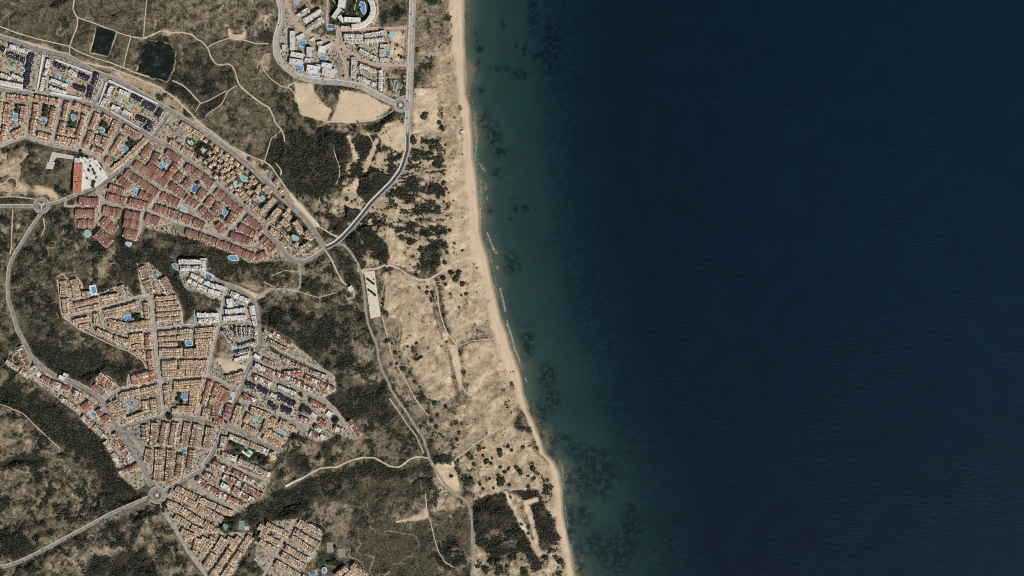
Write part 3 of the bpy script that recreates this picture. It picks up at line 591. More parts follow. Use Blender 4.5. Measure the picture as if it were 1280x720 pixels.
POND1 = pts("122.7,34 146,41 136,71 114,65.6"); POND2 = pts("186,53 199,52 211,55 219,62 219,75 216,88 210,102 192,98 171,90")
def shaky(poly, j, sd):
    r0 = random.Random(sd); out = []
    for (x1, y1), (x2, y2) in zip(poly, poly[1:] + poly[:1]):
        n = max(1, int(math.hypot(x2 - x1, y2 - y1) / 3))
        out += [(x1 + (x2 - x1) * i / n + r0.uniform(-j, j), y1 + (y2 - y1) * i / n + r0.uniform(-j, j)) for i in range(n)]
    return out
BANK1, BANK2 = POND1, POND2
POND1 = shaky(POND1, .35, 3); POND2 = shaky(POND2, 1.1, 4)
POND = np.zeros((NY, NX))
for pp in (POND1, POND2):
    sl, m = raster(pp, 0, 1.5); POND[sl] = np.maximum(POND[sl], m)
CARPARK = pts("455.6,340.6 468,338 476,395 463.5,398.5")
CP = np.zeros((NY, NX)); sl, m = raster(CARPARK, 0, 1); CP[sl] = m
FL = np.maximum.reduce([smooth(0.02, .5, P), smooth(5, 1, ROADD), smooth(3.0, 0.6, PATHD), smooth(0.01, .3, POND), smooth(.01, .3, CP)])
for q_, k_ in ASPH_LOTS:
    r = raster(pts(q_), 0, 2)
    if r: FL[r[0]] = np.maximum(FL[r[0]], smooth(.01, .3, r[1]))
FL = np.maximum(FL, .92 * smooth(.2, .6, BARE) * (PX < 495))
FL = np.maximum(FL, blur(FL, 3)); FL = blur(FL, 2)
# heights in metres
SL_ = np.clip(DS, -60, None)
HT = np.where(SL_ > 0, 2.6 * (1 - np.exp(-SL_ / 16.0)) + 0.012 * SL_, SL_ * 0.22)
rel = (fbm(PX, PY, 46, 5, 4, .5) - .5) * 42 + (fbm(PX, PY, 11, 25, 3, .6) - .5) * 10.5
dune = (fbm(PX, PY, 16, 45, 3) - .5) * 9 + (fbm(PX, PY, 4.5, 47, 2) - .5) * 2.0
east = smooth(0.55, 0.8, S)
inl = smooth(4, 30, DS)
HT = HT + (rel * (1 - east) * smooth(10, 90, DS) + dune * east * inl) * (1 - FL)
for ln, dep, wd in (("-60,488 20,494 70,528 110,560 145,598 170,630", 16, 13), ("40,425 80,450 120,455 170,452", 9, 12), ("190,300 215,340 232,380 236,400", 9, 8),
                    ("150,262 150,310 168,345 172,368", 8, 7), ("330,640 360,625 420,602 470,592 530,588", 12, 11), ("0,584 20,574 45,576 58,588", 8, 4), ("400,505 450,505 490,515", 7, 12)):
    D = line_dist_grid(pts(ln), wd * 3.2)
    HT -= dep * np.exp(-(D / wd) ** 2) * (1 - FL) * smooth(5, 40, DS)
HT = np.where(DS > 3, np.maximum(HT, 0.6), HT)
def Hh(px, py):
    u = np.clip(np.asarray(px, float) - GX0, 0, NX - 1.001); v = np.clip(np.asarray(py, float) - GY0, 0, NY - 1.001)
    i = u.astype(int); j = v.astype(int); a = u - i; b = v - j
    return (HT[j, i] * (1 - a) + HT[j, i + 1] * a) * (1 - b) + (HT[j + 1, i] * (1 - a) + HT[j + 1, i + 1] * a) * b
def sample(A, px, py):
    i = np.clip(np.round(np.asarray(px) - GX0).astype(int), 0, NX - 1); j = np.clip(np.round(np.asarray(py) - GY0).astype(int), 0, NY - 1)
    return A[j, i]
# where shrubs stand: ranked clump noise against the traced cover
n1 = fbm(PX, PY, 8, 301, 4, .75); n2 = fbm(PX / 2.4, PY, 5.5, 333, 4, .8)
def ranked(a):
    o = np.argsort(a, axis=None); r = np.empty(a.size); r[o] = np.linspace(0, 1, a.size); return r.reshape(a.shape)
U = ranked(n1) * (1 - ST) + ranked(n2) * ST
FREE = smooth(0.2, 0.9, PATHD) * smooth(0.2, 0.9, ROADD) * (1 - smooth(0.1, 0.6, P)) * (1 - smooth(.05, .4, POND)) * (1 - smooth(.05, .4, CP)) * smooth(1, 5, DS)
for x, y, w, h in [(q[0], q[1], q[2], q[3]) for q in POOLS] + [(q[0], q[1], q[2], q[3]) for q in COURTS] + [(q[1], q[2], q[3], q[4]) for q in SINGLES]:
    FREE *= smooth(0, 2, np.hypot(PX - x, PY - y) - .55 * math.hypot(w, h))
for _, dp_, s_ in ROWS:
    for q in s_.split(';'): FREE *= smooth(0, 1.5, line_dist_grid(pts(q), 12) - dp_ * .6 - 1.2)
CM = smooth(-0.05, 0.10, G - U) * FREE
S0 = np.where(S < .55, S * (.45 + S), S)
SM = np.clip(S0 + ((fbm(PX + 3 * WX2, PY + 3 * WY2, 4.6, 401, 4, .8) - .5) * 1.15 - .03) * smooth(0, .35, S) * smooth(1.0, .84, S) * (1 - BARE), 0, 1)
rg = np.abs(fbm(PX + 4 * WX, PY + 4 * WY, 34, 811, 3, .5) - .5); rg2 = np.abs(fbm(PX + 2 * WX2, PY + 2 * WY2, 15, 841, 3, .55) - .5)
pm1 = smooth(.42, .6, fbm(PX, PY, 60, 861, 2)); pm2 = smooth(.45, .6, fbm(PX, PY, 45, 881, 2))
TRAIL = np.maximum(smooth(.011, .003, rg) * pm1, smooth(.012, .003, rg2) * pm2 * .75) * (1 - smooth(.1, .5, P)) * (1 - BEACH)
SM = np.clip(SM + TRAIL * .55 * smooth(.75, .4, SM) - TRAIL * .55 * smooth(.55, .85, SM) * (1 - BARE), 0, 1)
CM = CM * (1 - TRAIL * .85)
SM = np.where(POND > .02, np.maximum(SM, smooth(.02, .15, POND) * .6), SM)

# ------------------------------------------------------------------ blender helpers
def link(o, parent=None):
    COL.objects.link(o)
    if parent is not None: o.parent = parent
    return o
def np_mesh(name, v, f, mats, mi=None, attrs=None, smooth_=False):
    """v (n,3); f (m,k) array or list of arrays of equal-sided faces"""
    fl = f if isinstance(f, list) else [f]
    me = bpy.data.meshes.new(name)
    v = np.asarray(v, np.float32)
    me.vertices.add(len(v)); me.vertices.foreach_set('co', v.ravel())
    loops = np.concatenate([np.asarray(a, np.int32).ravel() for a in fl])
    cnt = np.concatenate([np.full(len(a), np.asarray(a).shape[1], np.int32) for a in fl])
    st = np.concatenate([[0], np.cumsum(cnt)[:-1]]).astype(np.int32)
    me.loops.add(len(loops)); me.loops.foreach_set('vertex_index', loops)
    me.polygons.add(len(cnt)); me.polygons.foreach_set('loop_start', st); me.polygons.foreach_set('loop_total', cnt)
    if mi is not None: me.polygons.foreach_set('material_index', np.asarray(mi, np.int32))
    if smooth_: me.polygons.foreach_set('use_smooth', np.ones(len(cnt), bool))
    for an, (ty, arr) in (attrs or {}).items():
        at = me.attributes.new(an, ty, 'POINT')
        at.data.foreach_set('color' if ty == 'FLOAT_COLOR' else 'value', np.asarray(arr, np.float32).ravel())
    for m in (mats if isinstance(mats, list) else [mats]): me.materials.append(m)
    me.update(calc_edges=True); me.validate()
    return me
class MB:
    def __init__(s): s.v = []; s.f = []; s.m = []
    def poly(s, vs, m=0):
        b = len(s.v); s.v += [tuple(p) for p in vs]; s.f.append(tuple(range(b, b + len(vs)))); s.m.append(m)
    def box(s, x0, x1, y0, y1, z0, z1, m=0, bottom=False):
        b = len(s.v)
        s.v += [(x0, y0, z0), (x1, y0, z0), (x1, y1, z0), (x0, y1, z0), (x0, y0, z1), (x1, y0, z1), (x1, y1, z1), (x0, y1, z1)]
        fs = [(4, 5, 6, 7), (0, 1, 5, 4), (1, 2, 6, 5), (2, 3, 7, 6), (3, 0, 4, 7)] + ([(3, 2, 1, 0)] if bottom else [])
        for f in fs: s.f.append(tuple(b + i for i in f)); s.m.append(m)
    def prism(s, outline, z0, z1, m=0, zf=None):
        """outline CCW list of (x,y); vertical sides + cap"""
        n = len(outline); b = len(s.v)
        s.v += [(x, y, z0) for x, y in outline] + [(x, y, z1) for x, y in outline]
        s.f.append(tuple(range(b + n, b + 2 * n))); s.m.append(m)
        for i in range(n):
            j = (i + 1) % n; s.f.append((b + i, b + j, b + n + j, b + n + i)); s.m.append(m)
    def gable(s, x0, x1, y0, y1, z, rise, m=0, th=.25, lean=.5):
        yr = y0 + (y1 - y0) * lean; b = len(s.v)
        s.v += [(x0, y0, z), (x1, y0, z), (x1, yr, z + rise), (x0, yr, z + rise), (x1, y1, z), (x0, y1, z),
                (x0, y0, z - th), (x1, y0, z - th), (x1, y1, z - th), (x0, y1, z - th)]
        for f in ((0, 1, 2, 3), (3, 2, 4, 5), (6, 7, 1, 0), (8, 9, 5, 4), (7, 8, 4, 2, 1), (9, 6, 0, 3, 5)):
            s.f.append(tuple(b + i for i in f)); s.m.append(m)
    def hip(s, x0, x1, y0, y1, z, rise, m=0, th=.25):
        cx, cy = (x0 + x1) / 2, (y0 + y1) / 2; hx, hy = (x1 - x0) / 2, (y1 - y0) / 2
        rx = max(0, hx - hy); ry = max(0, hy - hx); b = len(s.v)
        s.v += [(x0, y0, z), (x1, y0, z), (x1, y1, z), (x0, y1, z), (cx - rx, cy - ry, z + rise), (cx + rx, cy + ry, z + rise), (x0, y0, z - th), (x1, y0, z - th), (x1, y1, z - th), (x0, y1, z - th)]
        fs = [(0, 1, 5, 4), (1, 2, 5), (2, 3, 4, 5), (3, 0, 4)] if hx >= hy else [(0, 1, 4), (1, 2, 5, 4), (2, 3, 5), (3, 0, 4, 5)]
        for f in fs + [(6, 7, 1, 0), (7, 8, 2, 1), (8, 9, 3, 2), (9, 6, 0, 3)]: s.f.append(tuple(b + i for i in f)); s.m.append(m)
    def mesh(s, name, mats):
        me = bpy.data.meshes.new(name); me.from_pydata(s.v, [], s.f)
        for m in (mats if isinstance(mats, list) else [mats]): me.materials.append(m)
        me.polygons.foreach_set('material_index', s.m); me.update(); return me
    def obj(s, name, mats, parent=None): return link(bpy.data.objects.new(name, s.mesh(name, mats)), parent)
def tag(o, label=None, cat=None, group=None, kind=None):
    if label: o['label'] = label
    if cat: o['category'] = cat
    if group: o['group'] = group
    if kind: o['kind'] = kind
    return o
def thing(name, px, py, z=None, rot=0):
    o = bpy.data.objects.new(name, None); o.empty_display_size = 1
    o.location = (X(px), Y(py), float(Hh(px, py)) if z is None else z); o.rotation_euler = (0, 0, rot)
    return link(o)
PENDING = []                                # (object, phrase, x, y)
def later(o, phrase, px, py, cat, group): tag(o, None, cat, group); PENDING.append((o, phrase, px, py))

# ------------------------------------------------------------------ materials
def nodes(name):
    m = bpy.data.materials.new(name); m.use_nodes = True
    nt = m.node_tree; b = nt.nodes['Principled BSDF']; return m, nt, b
def N(nt, ty, **kw):
    n = nt.nodes.new(ty)
    for k, v in kw.items():
        if k in n.inputs: n.inputs[k].default_value = v
        else: setattr(n, k, v)
    return n
def mixc(nt, fac, a, b, mode='MIX'):
    n = nt.nodes.new('ShaderNodeMix'); n.data_type = 'RGBA'; n.blend_type = mode; n.clamp_factor = True
    for s, v in ((n.inputs[0], fac), (n.inputs[6], a), (n.inputs[7], b)):
        if isinstance(v, (int, float)): s.default_value = v
        elif isinstance(v, tuple): s.default_value = v if len(v) == 4 else v + (1,)
        else: nt.links.new(v, s)
    return n.outputs[2]
def ramp(nt, src, stops):
    n = nt.nodes.new('ShaderNodeValToRGB'); e = n.color_ramp.elements
    while len(e) > 1: e.remove(e[-1])
    for i, (p, c) in enumerate(stops):
        el = e[0] if i == 0 else e.new(p)
        el.position = p; c = (c, c, c) if isinstance(c, (int, float)) else c
        el.color = tuple(c) + (1,)
    nt.links.new(src, n.inputs[0]); return n.outputs[0]
def noise(nt, wl, detail=3, rough=.6, src=None, dim='3D'):
    n = nt.nodes.new('ShaderNodeTexNoise'); n.inputs['Scale'].default_value = 1.0 / wl; n.inputs['Detail'].default_value = detail; n.inputs['Roughness'].default_value = rough
    if src is None:
        g = nt.nodes.new('ShaderNodeNewGeometry'); src = g.outputs['Position']
    nt.links.new(src, n.inputs['Vector']); return n.outputs[0]
def simple(name, col, rough=.85, var=.25, wl=3.0, objvar=0.0, bump=0, spec=.3):
    m, nt, b = nodes(name)
    f = noise(nt, wl)
    lo = tuple(c * (1 - var) for c in col); hi = tuple(min(1, c * (1 + var)) for c in col)
    c = ramp(nt, f, [(.3, lo), (.7, hi)])
    if objvar:
        oi = nt.nodes.new('ShaderNodeObjectInfo')
        k = ramp(nt, oi.outputs['Random'], [(0, (1 - objvar,) * 3), (.35, (1 - objvar * .2, 1 - objvar * .3, 1 - objvar * .35)), (.7, (1 + objvar * .5,) * 3), (1, (1 + objvar, 1 + objvar * .9, 1 + objvar * .75))])
        c = mixc(nt, 1.0, c, k, 'MULTIPLY')
    nt.links.new(c, b.inputs['Base Color']); b.inputs['Roughness'].default_value = rough; b.inputs['Specular IOR Level'].default_value = spec
    if bump:
        bn = nt.nodes.new('ShaderNodeBump'); bn.inputs['Strength'].default_value = .5; bn.inputs['Distance'].default_value = bump
        nt.links.new(f, bn.inputs['Height']); nt.links.new(bn.outputs[0], b.inputs['Normal'])
    return m
def tile(name, col):
    """curved roof tiles: rows of ribs down the slope and weathering"""
    m, nt, b = nodes(name)
    tc = nt.nodes.new('ShaderNodeTexCoord')
    w = nt.nodes.new('ShaderNodeTexWave'); w.wave_type = 'BANDS'; w.bands_direction = 'X'; w.inputs['Scale'].default_value = 1.1; w.inputs['Distortion'].default_value = .6
    nt.links.new(tc.outputs['Object'], w.inputs['Vector'])
    f = noise(nt, 2.6, 4, .7)
    c = ramp(nt, f, [(.28, tuple(c * .62 for c in col)), (.5, col), (.74, tuple(min(1, c * 1.35) for c in col))])
    oi = nt.nodes.new('ShaderNodeObjectInfo')
    k = ramp(nt, oi.outputs['Random'], [(0, (.68, .66, .66)), (.3, (.9, .86, .84)), (.65, (1.05, 1.03, 1.0)), (1, (1.32, 1.26, 1.2))])
    c = mixc(nt, 1.0, c, k, 'MULTIPLY')
    nt.links.new(c, b.inputs['Base Color']); b.inputs['Roughness'].default_value = .9; b.inputs['Specular IOR Level'].default_value = .2
    bn = nt.nodes.new('ShaderNodeBump'); bn.inputs['Strength'].default_value = .4; bn.inputs['Distance'].default_value = .15
    nt.links.new(w.outputs[0], bn.inputs['Height']); nt.links.new(bn.outputs[0], b.inputs['Normal'])
    return m
ROOFC = {'t': (.35, .255, .175), 'o': (.31, .185, .125), 'r': (.238, .13, .096), 'e': (.195, .10, .084), 'n': (.22, .16, .125), 'y': (.375, .285, .18), 'c': (.40, .33, .25),
         'f': (.36, .275, .195), 'q': (.33, .26, .205), 'd': (.25, .10, .075), 'v': (.022, .022, .04), 'w': (.48, .48, .47), 'k': (.035, .045, .033), 'g': (.30, .285, .26)}
WORD = {'t': 'tan-roofed', 'o': 'orange-roofed', 'r': 'brick-red-roofed', 'e': 'maroon-roofed', 'n': 'brown-roofed', 'y': 'ochre-roofed', 'c': 'cream-roofed', 'f': 'mottled-tan-roofed',
        'q': 'pale-roofed', 'd': 'red-roofed', 'v': 'navy-roofed', 'w': 'white flat-roofed', 'k': 'dark-green-roofed', 'g': 'grey flat-roofed'}
ROOFM = {k: tile('roof_tile_' + k, c) if k not in 'wkg' else simple('flat_roof_' + k, c, .8, .12, 2.5, .18) for k, c in ROOFC.items()}
plaster = simple('cream_plaster', (.58, .50, .40), .9, .12, 3, .15)
whitewall = simple('white_plaster', (.62, .61, .585), .9, .15, 3, .12)
glass = simple('window_glass', (.03, .04, .05), .15, .1, 2, 0, 0, .6)
terr = simple('terrace_tile', (.50, .41, .32), .85, .25, 2.2, .4)
terrw = simple('pale_terrace_tile', (.50, .47, .43), .85, .18, 2.2, .3)
redterr = simple('red_flat_roof', (.36, .14, .095), .85, .15, 4)
# patios: patchwork of tiles, awnings, furniture and pot plants
patio, nt, b = nodes('patio_paving')
vo = nt.nodes.new('ShaderNodeTexVoronoi'); vo.inputs['Scale'].default_value = .42
ge = nt.nodes.new('ShaderNodeNewGeometry'); nt.links.new(ge.outputs['Position'], vo.inputs['Vector'])
sep = nt.nodes.new('ShaderNodeSeparateColor'); nt.links.new(vo.outputs['Color'], sep.inputs[0])
c = ramp(nt, sep.outputs[0], [(0, (.09, .085, .05)), (.16, (.11, .10, .06)), (.22, (.25, .20, .15)), (.5, (.36, .28, .20)), (.74, (.46, .39, .30)), (.92, (.52, .46, .38)), (1, (.75, .73, .68))])
nt.links.new(c, b.inputs['Base Color']); b.inputs['Roughness'].default_value = .9; b.inputs['Specular IOR Level'].default_value = .2
asph = {'a': simple('asphalt', (.20, .183, .162), .95, .34, 9), 'g': simple('old_pale_asphalt', (.275, .247, .212), .95, .32, 10), 'b': simple('pink_brick_paving', (.37, .27, .20), .92, .2, 3), 'c': simple('dusty_coast_asphalt', (.24, .21, .175), .95, .2, 6), 'd': simple('fresh_asphalt', (.05, .05, .055), .95, .2, 5)}
kerbm = simple('pavement_slab', (.38, .34, .29), .92, .2, 3)
plaza = simple('terracotta_plaza', (.38, .25, .165), .92, .25, 4)
whitelot = simple('white_concrete', (.54, .51, .46), .9, .2, 7)
shoulder = simple('pale_shoulder', (.42, .39, .35), .92, .15, 5)
pathm = simple('packed_earth', (.44, .37, .275), .98, .22, 7)
paint = simple('road_paint', (.7, .7, .68), .8, .15, 2)
concrete = simple('concrete', (.45, .42, .38), .9, .15, 3)
gravel = simple('pale_gravel', (.52, .46, .38), .98, .14, 6)
leafm, nt, b = nodes('shrub_leaves')
at = nt.nodes.new('ShaderNodeAttribute'); at.attribute_name = 'tint'
f = noise(nt, .9, 2, .6)
k = ramp(nt, f, [(.3, .6), (.7, 1.35)])
nt.links.new(mixc(nt, 1.0, at.outputs['Color'], k, 'MULTIPLY'), b.inputs['Base Color']); b.inputs['Roughness'].default_value = .9; b.inputs['Specular IOR Level'].default_value = .15
treem = simple('tree_leaves', (.034, .042, .022), .9, .5, 1.2, .25, 0, .15)
barkm = simple('bark', (.12, .09, .065), .95, .3, .6)
POOLM = {}
for k, c in {'a': (.16, .36, .41), 'b': (.11, .25, .39), 'd': (.06, .14, .26), 'p': (.24, .44, .43), 't': (.07, .24, .26)}.items():
    m, nt, b = nodes('pool_water_' + k)
    f = noise(nt, 4, 2); nt.links.new(ramp(nt, f, [(.3, tuple(x * .8 for x in c)), (.7, tuple(x * 1.2 for x in c))]), b.inputs['Base Color'])
    b.inputs['Roughness'].default_value = .08; b.inputs['IOR'].default_value = 1.33; POOLM[k] = m

# ------------------------------------------------------------------ ground
gm, nt, b = nodes('ground_cover')
at = nt.nodes.new('ShaderNodeAttribute'); at.attribute_name = 'cover'
sp = nt.nodes.new('ShaderNodeSeparateColor'); nt.links.new(at.outputs['Color'], sp.inputs[0])
at2 = nt.nodes.new('ShaderNodeAttribute'); at2.attribute_name = 'wear'
sp2 = nt.nodes.new('ShaderNodeSeparateColor'); nt.links.new(at2.outputs['Color'], sp2.inputs[0])
nf = noise(nt, 5.2, 4, .85); nm = noise(nt, 34, 4, .65); nl = noise(nt, 150, 3, .6)
scrubc = ramp(nt, nf, [(.34, (.019, .0185, .013)), (.44, (.043, .0405, .0285)), (.55, (.077, .0685, .050)), (.68, (.22, .178, .125))])
scrubc = mixc(nt, ramp(nt, nm, [(.38, 0), (.62, 1)]), scrubc, mixc(nt, 1.0, scrubc, (.66, .71, .62), 'MULTIPLY'))
scrubc = mixc(nt, ramp(nt, nl, [(.42, 0), (.6, .5)]), scrubc, mixc(nt, 1.0, scrubc, (1.22, 1.03, .93), 'MULTIPLY'))
sandc = ramp(nt, nm, [(.30, (.32, .245, .16)), (.5, (.46, .36, .245)), (.68, (.59, .48, .345))])
sandc = mixc(nt, ramp(nt, nf, [(.30, .85), (.48, 0)]), sandc, (.17, .135, .095))
c = mixc(nt, sp.outputs[0], scrubc, sandc)
c = mixc(nt, sp2.outputs[2], c, mixc(nt, ramp(nt, nm, [(.35, 0), (.65, 1)]), (.47, .37, .255), (.53, .425, .305)))     # beach
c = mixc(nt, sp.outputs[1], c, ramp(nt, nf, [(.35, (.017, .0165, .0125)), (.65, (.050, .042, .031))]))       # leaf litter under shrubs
vg = nt.nodes.new('ShaderNodeTexVoronoi'); vg.inputs['Scale'].default_value = .2; gp = nt.nodes.new('ShaderNodeNewGeometry'); nt.links.new(gp.outputs['Position'], vg.inputs['Vector'])
sv = nt.nodes.new('ShaderNodeSeparateColor'); nt.links.new(vg.outputs['Color'], sv.inputs[0])
yard = ramp(nt, sv.outputs[1], [(0, (.10, .09, .06)), (.2, (.16, .135, .10)), (.3, (.25, .208, .16)), (.6, (.31, .255, .195)), (.85, (.41, .345, .27)), (1, (.54, .49, .42))])
yard = mixc(nt, .4, yard, ramp(nt, nf, [(.36, (.12, .098, .072)), (.5, (.27, .225, .172)), (.64, (.42, .36, .29))]))
c = mixc(nt, sp.outputs[2], c, yard)   # paved yards
c = mixc(nt, sp2.outputs[1], c, ramp(nt, nf, [(.35, (.022, .034, .015)), (.65, (.042, .056, .024))]))       # irrigated lawn
c = mixc(nt, sp2.outputs[0], c, mixc(nt, 1.0, c, (.50, .49, .47), 'MULTIPLY'))                              # wet sand
nt.links.new(c, b.inputs['Base Color']); b.inputs['Roughness'].default_value = .95; b.inputs['Specular IOR Level'].default_value = .15
bn = nt.nodes.new('ShaderNodeBump'); bn.inputs['Strength'].default_value = .6; bn.inputs['Distance'].default_value = .7
nt.links.new(nf, bn.inputs['Height']); nt.links.new(bn.outputs[0], b.inputs['Normal'])
ox = np.concatenate([[-6000, -3000, -1500, -800, -400, -200, -110], gx]); oy = np.concatenate([[-6000, -3000, -1500, -800, -400, -200, -110], gy, [840, 960, 1200, 1600, 2400, 4000, 6500]])
AX, AY = np.meshgrid(ox, oy)
HZ = Hh(AX, AY)
HZ = np.where((AY < -60) | (AY > 780), np.where(np.interp(np.clip(AY, -60, 780), SY, SX) - AX < 30, np.minimum(HZ, np.where(np.interp(np.clip(AY, -60, 780), SY, SX) < AX, -3, HZ)), HZ), HZ)
OUT = ((AX < -60) | (AY < -60) | (AY > 780))
HZ = np.where(OUT & (HZ > 0), 9 + 5 * (fbm(AX, AY, 90, 71, 3) - .5), HZ)
v = np.stack([X(AX), Y(AY), HZ], -1).reshape(-1, 3)
r_, c_ = AX.shape
idx = np.arange(r_ * c_).reshape(r_, c_)
f = np.stack([idx[:-1, :-1], idx[1:, :-1], idx[1:, 1:], idx[:-1, 1:]], -1).reshape(-1, 4)
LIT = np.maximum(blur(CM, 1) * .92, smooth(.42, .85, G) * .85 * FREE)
WET = smooth(4.2, 0.6, DS + 1.0 * WX) * smooth(-40, -20, DS)
WET = np.maximum(WET, .5 * smooth(.5, .1, np.abs(DS - 5.6 - 1.6 * WX)) * smooth(.45, .6, fbm(PX, PY, 6, 911, 2)))
WET = np.maximum(WET, .34 * smooth(.6, .2, np.abs(DS - 8.2 - .9 * WY)) * (DS > 0))
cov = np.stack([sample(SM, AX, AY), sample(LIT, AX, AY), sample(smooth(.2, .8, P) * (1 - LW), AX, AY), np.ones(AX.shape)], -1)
cov[OUT] = (.2, .35, 0, 1)
wear = np.stack([sample(WET, AX, AY), sample(LW, AX, AY), sample(np.maximum(BEACH * smooth(-1, 1, DS + 1), BARE), AX, AY), np.ones(AX.shape)], -1)
wear[OUT] = (0, 0, 0, 1)
me = np_mesh('ground', v, f, gm, None, {'cover': ('FLOAT_COLOR', cov), 'wear': ('FLOAT_COLOR', wear)}, True)
tag(link(bpy.data.objects.new('ground', me)), kind='structure')

# ------------------------------------------------------------------ sea
sm_, nt, b = nodes('sea_water')
at = nt.nodes.new('ShaderNodeAttribute'); at.attribute_name = 'bed'
sp = nt.nodes.new('ShaderNodeSeparateColor'); nt.links.new(at.outputs['Color'], sp.inputs[0])
dn = noise(nt, 120, 4, .6)
ad = nt.nodes.new('ShaderNodeMath'); ad.operation = 'MULTIPLY_ADD'; ad.inputs[1].default_value = .10; nt.links.new(dn, ad.inputs[0])
sb = nt.nodes.new('ShaderNodeMath'); sb.operation = 'SUBTRACT'; sb.inputs[1].default_value = .05; nt.links.new(sp.outputs[0], sb.inputs[0]); nt.links.new(sb.outputs[0], ad.inputs[2])
c = ramp(nt, ad.outputs[0], [(0, (.13, .12, .08)), (.008, (.060, .078, .060)), (.035, (.020, .046, .041)), (.085, (.0125, .0355, .0365)), (.145, (.0068, .0238, .030)), (.205, (.003, .015, .0225)), (.29, (.0012, .0078, .0160)), (.55, (.0009, .0082, .0190)), (.8, (.0010, .0095, .0210)), (1, (.0012, .0105, .023))])
gr = noise(nt, 14, 4, .7)
weed = nt.nodes.new('ShaderNodeMath'); weed.operation = 'MULTIPLY'; nt.links.new(sp.outputs[1], weed.inputs[0]); nt.links.new(ramp(nt, gr, [(.40, 0), (.53, 1)]), weed.inputs[1])
c = mixc(nt, weed.outputs[0], c, mixc(nt, 1.0, c, (.36, .38, .48), 'MULTIPLY'))
c = mixc(nt, 1.0, c, ramp(nt, noise(nt, 60, 3, .6), [(.35, .9), (.65, 1.1)]), 'MULTIPLY')
nt.links.new(c, b.inputs['Base Color']); b.inputs['Roughness'].default_value = .34; b.inputs['IOR'].default_value = 1.33; b.inputs['Specular IOR Level'].default_value = .35
# wind ripples: long crests running nearly east-west, in gusty patches
mp = nt.nodes.new('ShaderNodeMapping'); mp.inputs['Rotation'].default_value = (0, 0, math.radians(6)); mp.inputs['Scale'].default_value = (.28, 1, 1)
gg = nt.nodes.new('ShaderNodeNewGeometry'); nt.links.new(gg.outputs['Position'], mp.inputs['Vector'])
w1 = noise(nt, 9, 3, .6, mp.outputs[0]); w2 = noise(nt, 4.2, 2, .6)
gust = ramp(nt, noise(nt, 300, 2, .5), [(.4, .25), (.62, 1)])
hh = nt.nodes.new('ShaderNodeMath'); hh.operation = 'MULTIPLY_ADD'; hh.inputs[1].default_value = .35; nt.links.new(w2, hh.inputs[0]); nt.links.new(w1, hh.inputs[2])
hg = nt.nodes.new('ShaderNodeMath'); hg.operation = 'MULTIPLY'; nt.links.new(hh.outputs[0], hg.inputs[0]); nt.links.new(gust, hg.inputs[1])
bn = nt.nodes.new('ShaderNodeBump'); bn.inputs['Strength'].default_value = 1; bn.inputs['Distance'].default_value = .85
nt.links.new(hg.outputs[0], bn.inputs['Height']); nt.links.new(bn.outputs[0], b.inputs['Normal'])
sxs = np.concatenate([np.arange(560, 900, 2), np.arange(900, 1400, 10), [1500, 1800, 2400, 4000, 7000]]).astype(float)
sys_ = np.concatenate([[-6000, -3000, -1500, -800, -400, -200, -110], np.arange(-60, 781, 2), [840, 960, 1200, 1600, 2400, 4000, 6500]]).astype(float)
AX, AY = np.meshgrid(sxs, sys_)
dsea = AX - np.interp(np.clip(AY, -60, 780), SY, SX)
WEED = [(650,92,9,8),(645,57,3,3),(667,20,8,26),(688,60,14,40),(628,86,14,4),(600,113,7,3),(610,262,7,5),(652,261,13,5),(637,274,3,3),(622,216,8,6),(672,72,6,8),(629,30,3,6),(594,38,2,6),(598,80,3,10),(655,62,4,8),(640,246,3,3),
        (735,568,26,10),(748,590,26,20),(730,600,16,24),(752,610,14,16),(720,560,14,7),(770,690,26,26),(745,680,16,16),(790,660,14,30),(700,548,16,6),(728,645,10,14),(617,170,10,16),(626,190,9,7),(690,500,10,14),(676,520,8,20),(790,640,12,12),(690,560,6,14),(712,655,6,26),(724,700,8,26),(691,578,9,5),(710,602,7,18),(714,652,6,26),(677,546,5,10),(664,516,4,12),(600,60,5,10),(606,150,6,12),(640,330,10,14),(660,430,8,18),(684,470,12,16)]
wd = np.zeros(AX.shape)
for x, y, a, bb in WEED: wd = np.maximum(wd, np.exp(-(((AX - x) / a) ** 2 + ((AY - y) / bb) ** 2) * .9))
wd = np.clip(wd * 1.45, 0, 1)
wd = np.maximum(wd, .45 * smooth(70, 100, dsea) * smooth(190, 120, dsea)); wd = np.maximum(wd, .12 * smooth(6, 15, dsea))
bed = np.stack([np.clip(dsea / 600, 0, 1), wd, np.zeros(AX.shape), np.ones(AX.shape)], -1)
r_, c_ = AX.shape; idx = np.arange(r_ * c_).reshape(r_, c_)
f = np.stack([idx[:-1, :-1], idx[1:, :-1], idx[1:, 1:], idx[:-1, 1:]], -1).reshape(-1, 4)
me = np_mesh('sea', np.stack([X(AX), Y(AY), np.zeros(AX.shape)], -1).reshape(-1, 3), f, sm_, None, {'bed': ('FLOAT_COLOR', bed)}, True)
tag(link(bpy.data.objects.new('sea', me)), kind='structure')
